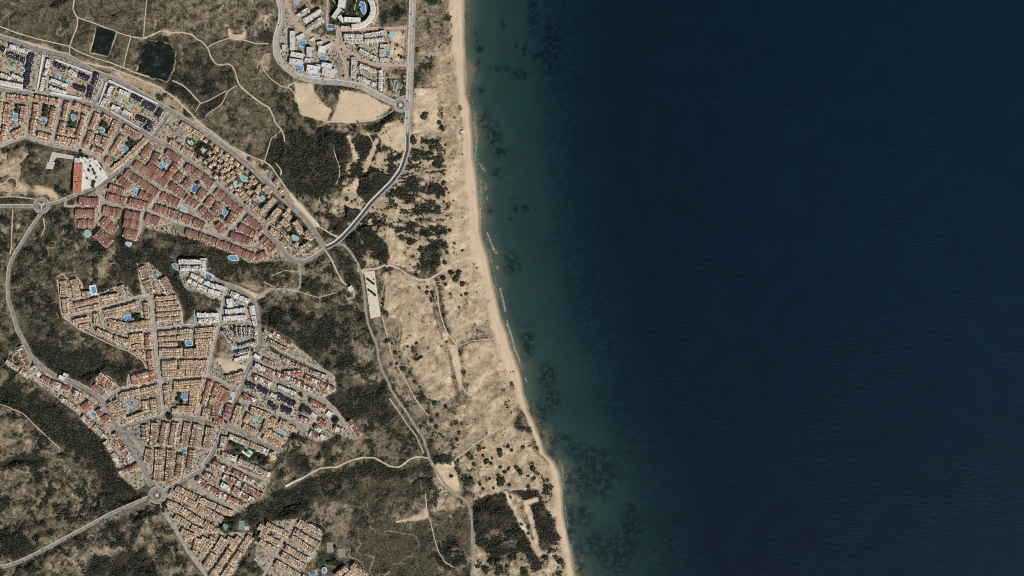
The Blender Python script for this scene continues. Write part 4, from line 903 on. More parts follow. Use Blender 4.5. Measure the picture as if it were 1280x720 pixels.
# surf: broken white patches along the breaking lines
foam = simple('surf_foam', (.42, .45, .42), .6, .15, 3)
FOAM = [("579.5,0 580,20 579.5,45",.28,.8),("582.5,88 583,105",.3,.7),("593,152 596,172 594,200 596,212",.9,.3),("600,204 605,214",1.2,.4),("607,228 608,238",.7,.3),("601,225 601,240",.4,.3),("608,245 609,250",.8,.5),("609,290 613,302 618,313",.6,.9),("618,311 620,317",1,.7),("621,332 622,336",.8,.7),("600,240 601,285",.25,.3),
        ("625,360 629,376 632,390",.7,.8),("634,404 637,412 641,425 643,436",.6,.8),("643,436 648,446 650,453",.4,.9),("656,472 659,478",.6,.5),("656,494 661,512",.3,.5),("699,575 704,590 704,612",.8,.3),("706,632 710,660",.5,.3),("714,680 719,712",.5,.3),("634,400 634,408",.4,.8)]
FOAM.append((' '.join('%.1f,%.1f' % (x + .5, y) for x, y in SHORE[1:-1]), .22, .16)); FOAM.append((' '.join('%.1f,%.1f' % (x + 4, y) for x, y in SHORE[5:18]), 1.6, .06))
V = []; F = []
for ln, sd, dens in FOAM:
    L = pts(ln)
    for (x1, y1), (x2, y2) in zip(L[:-1], L[1:]):
        for q in range(int(math.hypot(x2 - x1, y2 - y1) * 15 * dens)):
            t = rnd.random(); cx = x1 + (x2 - x1) * t + rnd.gauss(0, .25 + sd * .8); cy = y1 + (y2 - y1) * t + rnd.gauss(0, sd * .4)
            rr = rnd.uniform(.08, .26) * (.6 + sd * .4); b0 = len(V); k = 7; sxy = rnd.uniform(1, 2.2)
            V.append((X(cx), Y(cy), .16))
            for i in range(k):
                a = 6.283 * i / k; q2 = rr * rnd.uniform(.6, 1.2)
                V.append((X(cx + math.cos(a) * q2), Y(cy + math.sin(a) * q2 * sxy), .05))
            F += [(b0, b0 + 1 + (i + 1) % k, b0 + 1 + i) for i in range(k)]
tag(link(bpy.data.objects.new('surf_foam', np_mesh('surf_foam', V, np.array(F), foam))), kind='stuff')

# ------------------------------------------------------------------ roads, pavements, paths
def resample(line, step):
    out = []
    for (x1, y1), (x2, y2) in zip(line[:-1], line[1:]):
        n = max(1, int(math.hypot(x2 - x1, y2 - y1) / step))
        out += [(x1 + (x2 - x1) * i / n, y1 + (y2 - y1) * i / n) for i in range(n)]
    return np.array(out + [line[-1]])
def relax(p, it=3):
    q = p.copy()
    for _ in range(it): q[1:-1] = .5 * q[1:-1] + .25 * (q[:-2] + q[2:])
    return q
def strip_arrays(line, o0, o1, dz, thick=0, wob=0):
    p = relax(resample(line, 1.0), 5)
    t = np.gradient(p, axis=0); t /= np.linalg.norm(t, axis=1)[:, None] + 1e-9
    nrm = np.stack([-t[:, 1], t[:, 0]], 1)
    k = max(2, int(abs(o1 - o0) / 1.2) + 2)
    offs = np.linspace(o0, o1, k)
    if wob:
        wv = (fbm(p[:, 0], p[:, 1], 7, 77, 2) - .5) * 2 * wob
        offs_g = offs[None, :] * (1 + wv[:, None])
    else: offs_g = np.repeat(offs[None, :], len(p), 0)
    Q = p[:, None, :] + nrm[:, None, :] * offs_g[..., None]
    z = Hh(Q[..., 0], Q[..., 1]) + dz
    return Q, z
def grid_faces(r_, c_, keep=None):
    idx = np.arange(r_ * c_).reshape(r_, c_)
    f = np.stack([idx[:-1, :-1], idx[:-1, 1:], idx[1:, 1:], idx[1:, :-1]], -1).reshape(-1, 4)
    return f if keep is None else f[keep.ravel()]
def strip(name, line, o0, o1, dz, m, kind='structure', wob=0, keepf=None, skirt=0):
    Q, z = strip_arrays(line, o0, o1, dz, 0, wob)
    keep = None
    if keepf is not None:
        cen = (Q[:-1, :-1] + Q[1:, 1:]) / 2; keep = keepf(cen[..., 0], cen[..., 1])
        if not keep.any(): return None
    f = grid_faces(*z.shape, keep)
    v = np.stack([X(Q[..., 0]), Y(Q[..., 1]), z], -1).reshape(-1, 3)
    # real thickness: a skirt round both long edges
    if skirt:
        n, k = z.shape; ext = []; fs = [f]
        for col in (0, k - 1):
            top = np.arange(n) * k + col; lo = v[top] - np.array([0, 0, skirt]); base = len(v) + sum(len(e) for e in ext)
            ext.append(lo); bot = base + np.arange(n)
            ff = np.stack([top[:-1], top[1:], bot[1:], bot[:-1]], -1)
            if keep is not None: ff = ff[keep[:, 0 if col == 0 else -1]]
            fs.append(ff)
        v = np.concatenate([v] + ext); f = np.concatenate(fs)
    me = np_mesh(name, v, f, m)
    # face up
    o = link(bpy.data.objects.new(name, me)); tag(o, kind=kind); return o
def road_free(skip):
    def fn(px, py):
        ok = np.ones(px.shape, bool)
        for i, (w, pw, line, k) in enumerate(roads):
            if i == skip: continue
            ok &= poly_dist(px, py, line) > w / 2 + .25
        for x, y, r1, r2 in RINGS: ok &= np.hypot(px - x, py - y) > r1 + .1
        return ok
    return fn
for i, (w, pw, line, k) in enumerate(roads):
    strip('road', line, -w / 2, w / 2, .30 + .02 * (i % 4) + (.1 if k in 'ad' else 0), asph[k], wob=.0 if pw or k in 'bd' else .16)
    if pw:
        for s in (-1, 1):
            strip('pavement', line, s * (w / 2 + .02), s * (w / 2 + pw), .50, kerbm if k != 'd' else shoulder, keepf=road_free(i), skirt=.6)
    elif k == 'b':
        for s in (-1, 1): strip('kerb', line, s * (w / 2), s * (w / 2 + .35), .5, kerbm, keepf=road_free(i), skirt=.5)
# painted lines of the two dual carriageways and the new road
for i, offs in ((20, (-.35, .35, -2.3, 2.3)), (21, (-.3, .3, -2.6, 2.6)), (22, (-1.75, 1.75))):
    w, pw, line, k = roads[i]
    for o_ in offs: strip('road_marking', line, o_ - .09, o_ + .09, .56, paint)
strip('road_median', [p for p in roads[20][2]], -.3, .3, .62, kerbm, skirt=.5)
ln = roads[21][2]
for x0, y0 in [(512, y) for y in range(4, 160, 3)]:
    pass
for w, line in paths: strip('path', line, -w / 2, w / 2, .16, pathm if w < 2.5 else gravel, wob=.22)
for x, y, r1, r2 in RINGS:                   # roundabout carriageways
    th = np.linspace(0, 2 * math.pi, 73); rr = np.linspace(r2 * .9, r1 - 1.2, 5)
    T, R = np.meshgrid(th, rr, indexing='ij'); qx = x + R * np.cos(T); qy = y - R * np.sin(T)
    v = np.stack([X(qx), Y(qy), Hh(qx, qy) + .46], -1).reshape(-1, 3)
    f = grid_faces(*T.shape)[:, ::-1]
    tag(link(bpy.data.objects.new('road', np_mesh('road', v, f, asph['g' if x > 400 else 'a']))), kind='structure')
    rr = np.array([r1 - 1.2, r1 - .2])
    T, R = np.meshgrid(th, rr, indexing='ij'); qx = x + R * np.cos(T); qy = y - R * np.sin(T)
    cen = (T[:-1, :1] + T[1:, :1]) / 2; cx = x + r1 * np.cos(cen); cy = y - r1 * np.sin(cen); ok = np.ones(cen.shape, bool)
    for w, pw, line, k in roads: ok &= poly_dist(cx, cy, line) > w / 2 + .3
    v = np.stack([X(qx), Y(qy), Hh(qx, qy) + .58], -1).reshape(-1, 3)
    tag(link(bpy.data.objects.new('pavement', np_mesh('pavement', v, grid_faces(*T.shape, ok)[:, ::-1], kerbm))), kind='structure')
def slab(name, outline, z, thick, m, kind=None, parent=None, loc=None):
    """flat slab from a traced outline (absolute coordinates unless loc is its thing's traced centre)"""
    cx, cy = loc if loc else (640, 360)
    o = [((p[0] - cx) * M, (cy - p[1]) * M) for p in outline]
    a = sum(o[i][0] * o[(i + 1) % len(o)][1] - o[(i + 1) % len(o)][0] * o[i][1] for i in range(len(o)))
    if a < 0: o = o[::-1]
    mb = MB(); mb.prism(o, z - thick, z, 0); ob = mb.obj(name, m, parent)
    if kind: tag(ob, kind=kind)
    return ob
for q, k in ASPH_LOTS:
    q = pts(q); z = max(float(Hh(*p)) for p in q) + .12
    slab('paved_lot', q, z, .8, {'a': asph['a'], 'g': asph['g'], 'w': shoulder, 'p': plaza, 'x': whitelot}[k], 'structure')
cpz = max(float(Hh(*p)) for p in CARPARK) + .25
slab('car_park_surface', CARPARK, cpz, 1, gravel, 'structure')
pondm, nt, b = nodes('pond_water'); f = noise(nt, 14, 3)
nt.links.new(ramp(nt, f, [(.36, (.0065, .009, .007)), (.54, (.011, .0145, .010)), (.63, (.024, .029, .02)), (.74, (.065, .068, .05))]), b.inputs['Base Color']); b.inputs['Roughness'].default_value = .15
for pp in (POND1, POND2):
    slab('pond_water', pp, max(float(Hh(*p)) for p in pp) + .35, .9, pondm, 'structure')
for pp, w_ in ((BANK1 + [BANK1[0]], .75), (BANK2[:3], .6), ([BANK2[-1], BANK2[0]], .55)):
    strip('path', pp, -w_, w_, .5, pathm, wob=.3)
# ------------------------------------------------------------------ shrubs
def blob(seed, k=7, rings=((1.0, 0.0), (1.05, .35), (.72, .75)), jag=.28):
    r = random.Random(seed); v = []
    for rad, h in rings:
        for i in range(k):
            a = 6.283 * (i + r.uniform(-.25, .25)) / k; q = rad * r.uniform(1 - jag, 1 + jag)
            v.append((math.cos(a) * q, math.sin(a) * q, h * r.uniform(.8, 1.2)))
    n = len(rings); v.append((r.uniform(-.15, .15), r.uniform(-.15, .15), r.uniform(.95, 1.15)))
    f = []
    for j in range(n - 1):
        for i in range(k):
            a, b_ = j * k + i, j * k + (i + 1) % k
            f += [(a, b_, b_ + k), (a, b_ + k, a + k)]
    t = len(v) - 1; f += [((n - 1) * k + i, (n - 1) * k + (i + 1) % k, t) for i in range(k)]
    return np.array(v), np.array(f)
TEMPL = [blob(i) for i in range(8)]
TEMPS = [blob(50 + i, 5, ((1.0, 0.0), (.8, .55)), .35) for i in range(6)]
def mass(name, px, py, rad, hgt, tint, templ):
    V, F, T = [], [], []; base = 0
    z = Hh(px, py); which = rng.integers(0, len(templ), len(px)); ang = rng.random(len(px)) * 6.283
    sxy = 1 + (rng.random(len(px)) - .5) * .6
    for k, (tv, tf) in enumerate(templ):
        s = which == k; n = int(s.sum())
        if not n: continue
        ca, sa = np.cos(ang[s])[:, None], np.sin(ang[s])[:, None]
        lx = tv[None, :, 0] * rad[s][:, None] * sxy[s][:, None]; ly = tv[None, :, 1] * rad[s][:, None]
        vx = X(px[s])[:, None] + lx * ca - ly * sa; vy = Y(py[s])[:, None] + lx * sa + ly * ca
        vz = z[s][:, None] - .3 + tv[None, :, 2] * hgt[s][:, None]
        V.append(np.stack([vx, vy, vz], -1).reshape(-1, 3)); T.append(np.repeat(tint[s], len(tv), 0))
        F.append((tf[None] + (np.arange(n) * len(tv))[:, None, None] + base).reshape(-1, 3)); base += n * len(tv)
    V = np.concatenate(V); T = np.concatenate(T); T = np.concatenate([T, np.ones((len(T), 1))], 1)
    me = np_mesh(name, V, np.concatenate(F), leafm, None, {'tint': ('FLOAT_COLOR', T)})
    return tag(link(bpy.data.objects.new(name, me)), kind='stuff')
def jitter_grid(step):
    a, b_ = np.meshgrid(np.arange(-20, 730, step), np.arange(-20, 740, step))
    a = a.ravel() + rng.uniform(-.5, .5, a.size) * step; b_ = b_.ravel() + rng.uniform(-.5, .5, b_.size) * step
    return a, b_
qx, qy = jitter_grid(1.35)
keep = rng.random(len(qx)) < sample(CM, qx, qy) * .92
keep &= sample(ROADD, qx, qy) > .6
keep &= sample(PATHD, qx, qy) > .8
qx, qy = qx[keep], qy[keep]
dens = sample(blur(CM, 3), qx, qy)
rad = (1.0 + 1.35 * rng.random(len(qx)) ** 1.3) * (.75 + .5 * dens); hg = rad * rng.uniform(.9, 1.5, len(qx)) * (.6 + .6 * dens)
base = np.where((rng.random(len(qx)) < .5 + .45 * dens)[:, None], np.array([[.0215, .0245, .0165]]), np.array([[.042, .042, .025]]))
tone = sample(fbm(PX, PY, 30, 700, 3), qx, qy)[:, None]
tint = base * rng.choice([.7, .9, 1.0, 1.15, 1.7], (len(qx), 1)) * rng.uniform(.85, 1.2, (len(qx), 1)) * (1 + (tone - .5) * np.array([[.5, .2, .3]]))
mass('shrub_thicket', qx, qy, rad, hg, tint, TEMPL)
qx, qy = jitter_grid(1.9)
pr = (1 - sample(SM, qx, qy) * .66) * sample(FREE, qx, qy) * (1 - sample(CM, qx, qy)) * .6
keep = (rng.random(len(qx)) < pr) & (sample(ROADD, qx, qy) > .6) & (sample(PATHD, qx, qy) > .7) & (sample(BEACH, qx, qy) < .2)
qx, qy = qx[keep], qy[keep]
rad = rng.uniform(.6, 1.6, len(qx)) * (1 - .35 * sample(SM, qx, qy)); hg = rad * rng.uniform(.7, 1.3, len(qx))
tint = np.array([[.062, .053, .036]]) * rng.uniform(.4, 1.5, (len(qx), 1)) * (1 + rng.uniform(-.12, .12, (len(qx), 3)))
mass('dry_scrub', qx, qy, rad, hg, tint, TEMPS)

qx, qy = jitter_grid(2.1)
keep = (rng.random(len(qx)) < .34) & (sample(P, qx, qy) > .6) & (sample(ROADD, qx, qy) > .5) & (sample(PATHD, qx, qy) > .5)
qx, qy = qx[keep], qy[keep]; rad = rng.uniform(.7, 2.0, len(qx)); hg = rad * rng.uniform(.9, 1.6, len(qx))
mass('garden_shrubbery', qx, qy, rad, hg, np.array([[.035, .042, .024]]) * rng.uniform(.6, 1.6, (len(qx), 1)), TEMPL)

# trees and lone shrubs: lumpy crowns of many leaf clumps on a short trunk
def crown_mesh(seed, clumps=34, low=.15, flat=.75):
    r = random.Random(seed); V = []; F = []
    for i in range(clumps):
        a = r.uniform(0, 6.283); u = math.sqrt(r.random()) * .82; zz = low + (1 - low) * (1 - u * u * .7) * r.uniform(.25, 1)
        s = r.uniform(.2, .38); tv, tf = TEMPS[r.randrange(6)]; b0 = len(V); ca, sa = math.cos(i), math.sin(i)
        for p in tv: V.append((math.cos(a) * u + (p[0] * ca - p[1] * sa) * s, math.sin(a) * u + (p[0] * sa + p[1] * ca) * s, (zz * flat) + p[2] * s - s * .5))
        F += [tuple(int(q) + b0 for q in t) for t in tf]
    me = bpy.data.meshes.new('crown'); me.from_pydata(V, [], F); me.materials.append(treem); me.update(); return me
def trunk_mesh():
    mb = MB(); k = 6; rings = [(0.09, -.3), (.06, .3), (.045, .75)]
    for (r0, z0), (r1, z1) in zip(rings[:-1], rings[1:]):
        for i in range(k):
            a, c = 6.283 * i / k, 6.283 * (i + 1) / k
            mb.poly([(r0 * math.cos(a), r0 * math.sin(a), z0), (r0 * math.cos(c), r0 * math.sin(c), z0), (r1 * math.cos(c), r1 * math.sin(c), z1), (r1 * math.cos(a), r1 * math.sin(a), z1)])
    for q in range(4):                       # limbs
        a = q * 1.57 + .4
        d = (math.cos(a) * .45, math.sin(a) * .45)
        mb.poly([(0.03, 0, .35), (d[0], d[1], .72), (-.03, 0, .38)]); mb.poly([(0, .03, .35), (d[0], d[1], .72), (0, -.03, .38)])
    return mb.mesh('trunk', barkm)
CROWNS = [crown_mesh(i, 40, .05, .55) for i in range(5)]; TCROWNS = [crown_mesh(20 + i, 44, .35, 1.0) for i in range(5)]; TRUNK = trunk_mesh()
def plant(kind, px, py, r, hf, crowns, phrase, cat, group):
    o = thing(kind, px, py, rot=rnd.uniform(0, 6.28)); R_ = r * M * .98
    c = link(bpy.data.objects.new('crown', rnd.choice(crowns)), o); c.scale = (R_ * rnd.uniform(.9, 1.2), R_ * rnd.uniform(.65, 1.0), R_ * hf)
    t = link(bpy.data.objects.new('trunk', TRUNK), o); t.scale = (R_, R_, R_ * hf)
    later(o, phrase, px, py, cat, group)
for x, y, r in SHRUBS:
    ph = 'broad dark shrub' if r >= 4 else 'small dark shrub' if r < 2.3 else 'mid-sized dark shrub'
    plant('dune_shrub', x, y, r, .9, CROWNS, ph, 'shrub', 'dark shrubs dotting the pale dunes')
for x, y, r in TREES:
    ph = 'large dark tree' if r >= 2.8 else 'small dark tree' if r < 1.8 else 'mid-sized dark tree'
    plant('round_tree', x, y, r, 1.3, TCROWNS, ph, 'tree', 'trees among streets and gardens')

# ------------------------------------------------------------------ landmarks used to tell repeats apart
LAND = [(x, y, ph) for x, y, w, h, ro, sh, t, ph in POOLS] + [(x, y, ph) for x, y, w, h, ro, t, ph in COURTS] + [
 (501, 131.5, "roundabout on the beach avenue"), (53, 257, "western roundabout with a Y emblem"), (197, 618.5, "southern roundabout"), (466, 368, "pale beach car park"), (578, 164.5, "tiny white beach hut"),
 (439, 361, "pale square building on the white track"), (560, 595, "pale sand wedge by the coast road"), (98.5, 223.5, "long flat red-roofed hall"), (134, 52, "smaller dark pond"), (197, 75, "larger dark pond"),
 (407, 311, "coast road junction"), (545, 349, "sharp bend in the beach track"), (568, 450, "bare sand streak in the dunes"), (537, 576, "coast road crossing of the ravine path"), (590, 681, "southern bend of the coast road")]

# ------------------------------------------------------------------ house units
W0, D0, H0 = 6.0, 11.6, 6.2
def facade(mb, w, d, z0, m=1):
    for y, s in ((-d / 2 - .03, -1), (d / 2 + .03, 1)):
        for fl in (0, 1):
            for x0, x1 in ((-w * .34, -w * .1), (w * .1, w * .36)):
                zb = .9 + fl * 3 if not (fl == 0 and x0 > 0) else .05
                q = [(x0, y, z0 + zb), (x1, y, z0 + zb), (x1, y, z0 + fl * 3 + 2.2), (x0, y, z0 + fl * 3 + 2.2)]
                mb.poly(q if s < 0 else q[::-1], m)
def make_unit(style, var):
    mats = [whitewall if style in 'wkgv' else plaster, glass]
    w, d, h = W0, D0, H0
    body = MB(); roof = MB(); ter = None
    rm = ROOFM[style]
    if style in 'rev':
        body.box(-w / 2, w / 2, -d / 2, d / 2, -2, h, 0); facade(body, w, d, 0)
        lean = (.5, .42, .58)[var % 3]
        roof.gable(-w / 2 - .02, w / 2 + .02, -d / 2 - .4, d / 2 + .4, h + .05, 1.9, 0, .25, lean)
        body.box(-w * .3, -w * .3 + .8, d * .12, d * .12 + .8, h, h + 2.6, 0)          # chimney
        if var == 1: body.box(w * .05, w * .38, -d * .34, -d * .14, h, h + 1.75, 0)    # dormer terrace
    elif style in 'wkg':
        body.box(-w / 2, w / 2, -d / 2, d / 2, -2, h, 0); facade(body, w, d, 0)
        for q in ((-w / 2, w / 2, -d / 2, -d / 2 + .25), (-w / 2, w / 2, d / 2 - .25, d / 2), (-w / 2, -w / 2 + .2, -d / 2 + .25, d / 2 - .25)): body.box(*q, h, h + .9, 0)
        yy = (-.05, .1, -.18)[var % 3] * d
        roof.box(-w / 2 + .22, w / 2 - .02, yy, d / 2 - .27, h, h + .18 + (2.3 if var == 2 else 0))
        ter = MB(); ter.box(-w / 2 + .22, w / 2 - .02, -d / 2 + .27, yy - .02, h, h + .1)
        body.box(w * .08, w * .4, d * .1, d * .34, h + .2, h + 2.5, 0)
        if var != 1: roof.box(-w * .3, -w * .3 + 1.1, yy + 1, yy + 1.9, h + .2, h + 1.1 + (2.3 if var == 2 else 0))
    else:
        ys = d * (.10, .18, 0.0)[var % 3]
        body.box(-w / 2, w / 2, -d / 2, d / 2, -2, h, 0); facade(body, w, d, 0)
        roof.gable(-w / 2 + .08, w / 2 - .08, -d / 2 - .35, ys, h + .05, 1.7, 0, .25, (.5, .6, .45)[var % 3])
        for q in ((-w / 2, w / 2, d / 2 - .22, d / 2), (-w / 2, -w / 2 + .22, ys, d / 2 - .22)): body.box(*q, h, h + 1.0, 0)
        ter = MB(); ter.box(-w / 2 + .23, w / 2, ys + .02, d / 2 - .23, h, h + .1)
        tx = w * (.12, -.2, .1)[var % 3]; ty = d * (.2, .28, .12)[var % 3]
        body.box(tx - 1.2, tx + 1.2, ty - 1.2, ty + 1.2, h + .1, h + 2.5, 0)            # stair turret
        roof.hip(tx - 1.45, tx + 1.45, ty - 1.45, ty + 1.45, h + 2.55, .9)
        body.box(-w * .32, -w * .32 + .7, -d * .2, -d * .2 + .7, h, h + 2.6, 0)
        if var == 1: body.box(-w / 2 + .4, -w * .05, d * .36, d * .45, h + .1, h + 2.3, 0)
    return (body.mesh('house', mats), roof.mesh('roof', rm), ter.mesh('roof_terrace', terrw if style in 'wkg' else terr) if ter else None)
UNITS = {s: [make_unit(s, k) for k in range(3)] for s in ROOFC}
plantm = simple('garden_leaves', (.045, .055, .028), .9, .5, 1.5, .3, 0, .15)
AWN = []
for nm, c in (('white', (.68, .67, .63)), ('green', (.06, .14, .09)), ('blue', (.10, .20, .32)), ('red', (.30, .08, .06))):
    a_ = MB(); a_.v = [(-1.5, -1, 2.5), (1.5, -1, 2.5), (1.5, 1, 2.75), (-1.5, 1, 2.75), (-1.5, -1, 2.58), (1.5, -1, 2.58), (1.5, 1, 2.83), (-1.5, 1, 2.83)]
    a_.f = [(4, 5, 6, 7), (3, 2, 1, 0), (0, 1, 5, 4), (1, 2, 6, 5), (2, 3, 7, 6), (3, 0, 4, 7)]; a_.m = [0] * 6
    for px_ in (-1.4, 1.35): a_.box(px_, px_ + .05, -.95, -.9, -1, 2.5)
    AWN.append(a_.mesh('awning', simple('awning_' + nm, c, .8, .1, 1)))
NROW = [0]
MIXES = {'d': 'qwwng', 'f': 'cct', 't': 'fc', 'n': 'tnq', 'o': 'td', 'r': 'e', 'q': 'wdcn', 'c': 'wq', 'y': 't', 'e': 'r'}
DMUL = {'n': 1.3, 'f': 1.28, 'c': 1.2, 'o': 1.15, 'y': 1.12, 't': 1.1, 'd': 1.15, 'r': 1.18, 'e': 1.2}
def row(style, depth, line):
    NROW[0] += 1; depth *= DMUL.get(style, 1)
    L = sum(math.hypot(b_[0] - a[0], b_[1] - a[1]) for a, b_ in zip(line[:-1], line[1:]))
    n = max(2, round(L / 3.05)); pr = resample(line, .25)
    cum = np.concatenate([[0], np.cumsum(np.hypot(*np.diff(pr, axis=0).T))]); tot = cum[-1]
    at_ = lambda s: (np.interp(s, cum, pr[:, 0]), np.interp(s, cum, pr[:, 1]))
    cx, cy = at_(tot / 2); z = float(np.max(Hh(pr[:, 0], pr[:, 1]))) + .1
    root = thing('townhouse_block', cx, cy, z)
    pit = tot / n; flip = rnd.random() < .5
    if abs(line[-1][0] - line[0][0]) > abs(line[-1][1] - line[0][1]): flip = line[-1][0] < line[0][0] if rnd.random() < .7 else not (line[-1][0] < line[0][0])
    wv = rnd.randrange(3); D_ = MB(); W_ = D_; PL = MB(); pd = depth + (3.0 if style in 'nfot' else 3.8)
    for i in range(n):
        x, y = at_((i + .5) * pit); x0, y0 = at_(i * pit); x1, y1 = at_((i + 1) * pit)
        a = math.atan2(-(y1 - y0), x1 - x0); off = rnd.uniform(-.4, .4)
        nx_, ny_ = -math.sin(a), math.cos(a)
        lx, ly = (x - cx) * M + nx_ * off * M, (cy - y) * M + ny_ * off * M
        st = rnd.choice(MIXES[style]) if style in MIXES and rnd.random() < .42 else style
        bm_, rm_, tm_ = UNITS[st][wv if rnd.random() < .6 else rnd.randrange(3)]
        h = link(bpy.data.objects.new('house', bm_), root)
        h.location = (lx, ly, 0); h.rotation_euler = (0, 0, a + (math.pi if flip else 0))
        sx = pit * M / W0 * (.995 if rnd.random() < .5 else .84)
        h.scale = (sx * (-1 if rnd.random() < .5 else 1), depth * M / D0 * rnd.uniform(.86, 1.06), rnd.uniform(.82, 1.2))
        link(bpy.data.objects.new('roof', rm_), h)
        if tm_: link(bpy.data.objects.new('roof_terrace', tm_), h)
        if rnd.random() < .33:
            aw = link(bpy.data.objects.new('awning', AWN[rnd.choices((0, 1, 2, 3), (5, 2, 2, 1))[0]]), root); sg = rnd.choice((-1, 1)); vv = sg * (depth * M / 2 + 1.1); uu = rnd.uniform(-.6, .6)
            aw.location = (lx + math.cos(a) * uu - math.sin(a) * vv, ly + math.sin(a) * uu + math.cos(a) * vv, .4); aw.rotation_euler = (0, 0, a)
        # dividing garden walls and plants in front and rear yards
        ca, sa = math.cos(a), math.sin(a)
        def loc_(u, v): return ((x - cx) * M + ca * u - sa * v, (cy - y) * M + sa * u + ca * v)
        hw = pit * M / 2
        for sg in (-1, 1):
            v0, v1 = sg * (depth * M / 2 - .2), sg * (pd * M / 2 - .3)
            q = [loc_(-hw - .12, v0), loc_(-hw + .12, v0), loc_(-hw + .12, v1), loc_(-hw - .12, v1)]
            W_.prism(q if sg > 0 else q[::-1], -2, 1.7, 1)
            for t in range(3):
                if rnd.random() < .6:
                    u, v = rnd.uniform(-hw * .8, hw * .8), sg * rnd.uniform(depth * M / 2 + .8, pd * M / 2 - .5); tv, tf = TEMPS[rnd.randrange(6)]; s = rnd.choice((rnd.uniform(.5, 1.1), rnd.uniform(.8, 1.9)))
                    px_, py_ = loc_(u, v)
                    for f in tf: PL.poly([(px_ + tv[k][0] * s, py_ + tv[k][1] * s, tv[k][2] * s * 1.4) for k in f])
    if PL.v: PL.obj('shrubbery', plantm, root)
    o0, o1 = -pd / 2, pd / 2
    q = [at_(s) for s in np.linspace(0, tot, n + 1)]
    for i in range(n):
        (xa, ya), (xb, yb) = q[i], q[i + 1]; a = math.atan2(-(yb - ya), xb - xa); nx_, ny_ = -math.sin(a), math.cos(a)
        pp = [((px - cx) * M + nx_ * o * M, (cy - py) * M + ny_ * o * M) for px, py, o in ((xa, ya, o0), (xb, yb, o0), (xb, yb, o1), (xa, ya, o1))]
        zt = .05 + .05 * (NROW[0] % 7)
        D_.prism(pp, -3, zt + .012 * (i % 2))
    D_.obj('patio', [patio, whitewall if style in 'wkg' else plaster], root)
    later(root, WORD[style] + ' townhouse block', cx, cy, 'townhouses building', 'terraced blocks of the coastal estate')
for style, depth, s in ROWS:
    for q in s.split(';'): row(style, depth, pts(q))

# ------------------------------------------------------------------ single buildings
def rot_pts(px, py, w, h, deg, n=None):
    a = math.radians(deg); ca, sa = math.cos(a), math.sin(a)
    return [(px + u * ca - v * sa, py + u * sa + v * ca) for u, v in ((-w / 2, -h / 2), (w / 2, -h / 2), (w / 2, h / 2), (-w / 2, h / 2))]
for st, px, py, w, h, deg, label in SINGLES:
    big = w * h > 250
    name = {'W': 'apartment_building' if w * h > 34 else 'small_building', 'R': 'large_house', 'H': 'market_hall', 'S': 'flat_house'}[st]
    z = max(float(Hh(*p)) for p in rot_pts(px, py, w, h, deg)) + .1
    o = thing(name, px, py, z, -math.radians(deg)); tag(o, label, {'W': 'building', 'R': 'house', 'H': 'hall', 'S': 'house'}[st])
    hx, hy = w * M / 2, h * M / 2; H_ = 9.5 if w * h > 60 and st == 'W' else 6.0 if st != 'W' or w * h > 25 else 3.2
    b = MB(); b.box(-hx, hx, -hy, hy, -3, H_, 0)
    for q in ((-hx, hx, -hy, -hy + .3), (-hx, hx, hy - .3, hy), (-hx, -hx + .3, -hy + .3, hy - .3), (hx - .3, hx, -hy + .3, hy - .3)): b.box(*q, H_, H_ + .9, 0)
    for fl in range(int(H_ // 3)):
        nw = max(1, int(hx * 2 // 4))
        for i in range(nw):
            xx = -hx + (i + .5) * 2 * hx / nw
            for y_, s in ((-hy - .03, 1), (hy + .03, -1)):
                q = [(xx - .9, y_, fl * 3 + .8), (xx + .9, y_, fl * 3 + .8), (xx + .9, y_, fl * 3 + 2.3), (xx - .9, y_, fl * 3 + 2.3)]; b.poly(q[::s], 1)
    b.obj('wall', [whitewall if st in 'WS' else plaster, glass], o)
    r = MB()
    if st == 'R': r.hip(-hx + .4, hx - .4, -hy + .4, hy - .4, H_ + .95, 2.4)
    else: r.box(-hx + .32, hx - .32, -hy + .32, hy - .32, H_, H_ + .2)
    rf = r.obj('roof', {'W': ROOFM['w'], 'R': ROOFM['d'], 'H': redterr, 'S': ROOFM['g']}[st], o)
    if w * h > 24:
        for i in range(max(1, int(w * h / 22))):
            q = MB()
            ux, uy = rnd.uniform(-hx * .7, hx * .7), rnd.uniform(-hy * .7, hy * .7); sx, sy = rnd.uniform(.7, 2.4), rnd.uniform(.7, 2)
            if st != 'R': q.box(ux - sx, ux + sx, uy - sy, uy + sy, H_ + .2 + .013 * i, H_ + rnd.uniform(.9, 2.9))
            if q.v: q.obj('roof_hut', ROOFM['w'] if st != 'H' else redterr, rf)
# the curved hotel: segments along its arc
arc = relax(resample(pts(HOTEL_ARC), 1.0), 6); cx, cy = arc.mean(0); z = float(max(Hh(arc[:, 0], arc[:, 1]))) + .1
o = thing('hotel_building', cx, cy, z); tag(o, "white crescent-shaped hotel wing curving round a long pool", 'hotel')
tt = np.gradient(arc, axis=0); tt /= np.linalg.norm(tt, axis=1)[:, None]; nn = np.stack([-tt[:, 1], tt[:, 0]], 1)
b, r = MB(), MB()
for i in range(0, len(arc) - 3, 3):
    q = [arc[i] - nn[i] * 3.1, arc[i + 3] - nn[i + 3] * 3.1, arc[i + 3] + nn[i + 3] * 3.1, arc[i] + nn[i] * 3.1]
    q = [((p[0] - cx) * M, (cy - p[1]) * M) for p in q]
    ar = sum(q[k][0] * q[(k + 1) % 4][1] - q[(k + 1) % 4][0] * q[k][1] for k in range(4)); q = q if ar > 0 else q[::-1]
    b.prism(q, -3, 11.0); m_ = np.mean(q, 0); q2 = [tuple(m_ + (np.array(p) - m_) * .86) for p in q]; r.prism(q2, 11.0, 11.5 + .5 * ((i // 3) % 2))
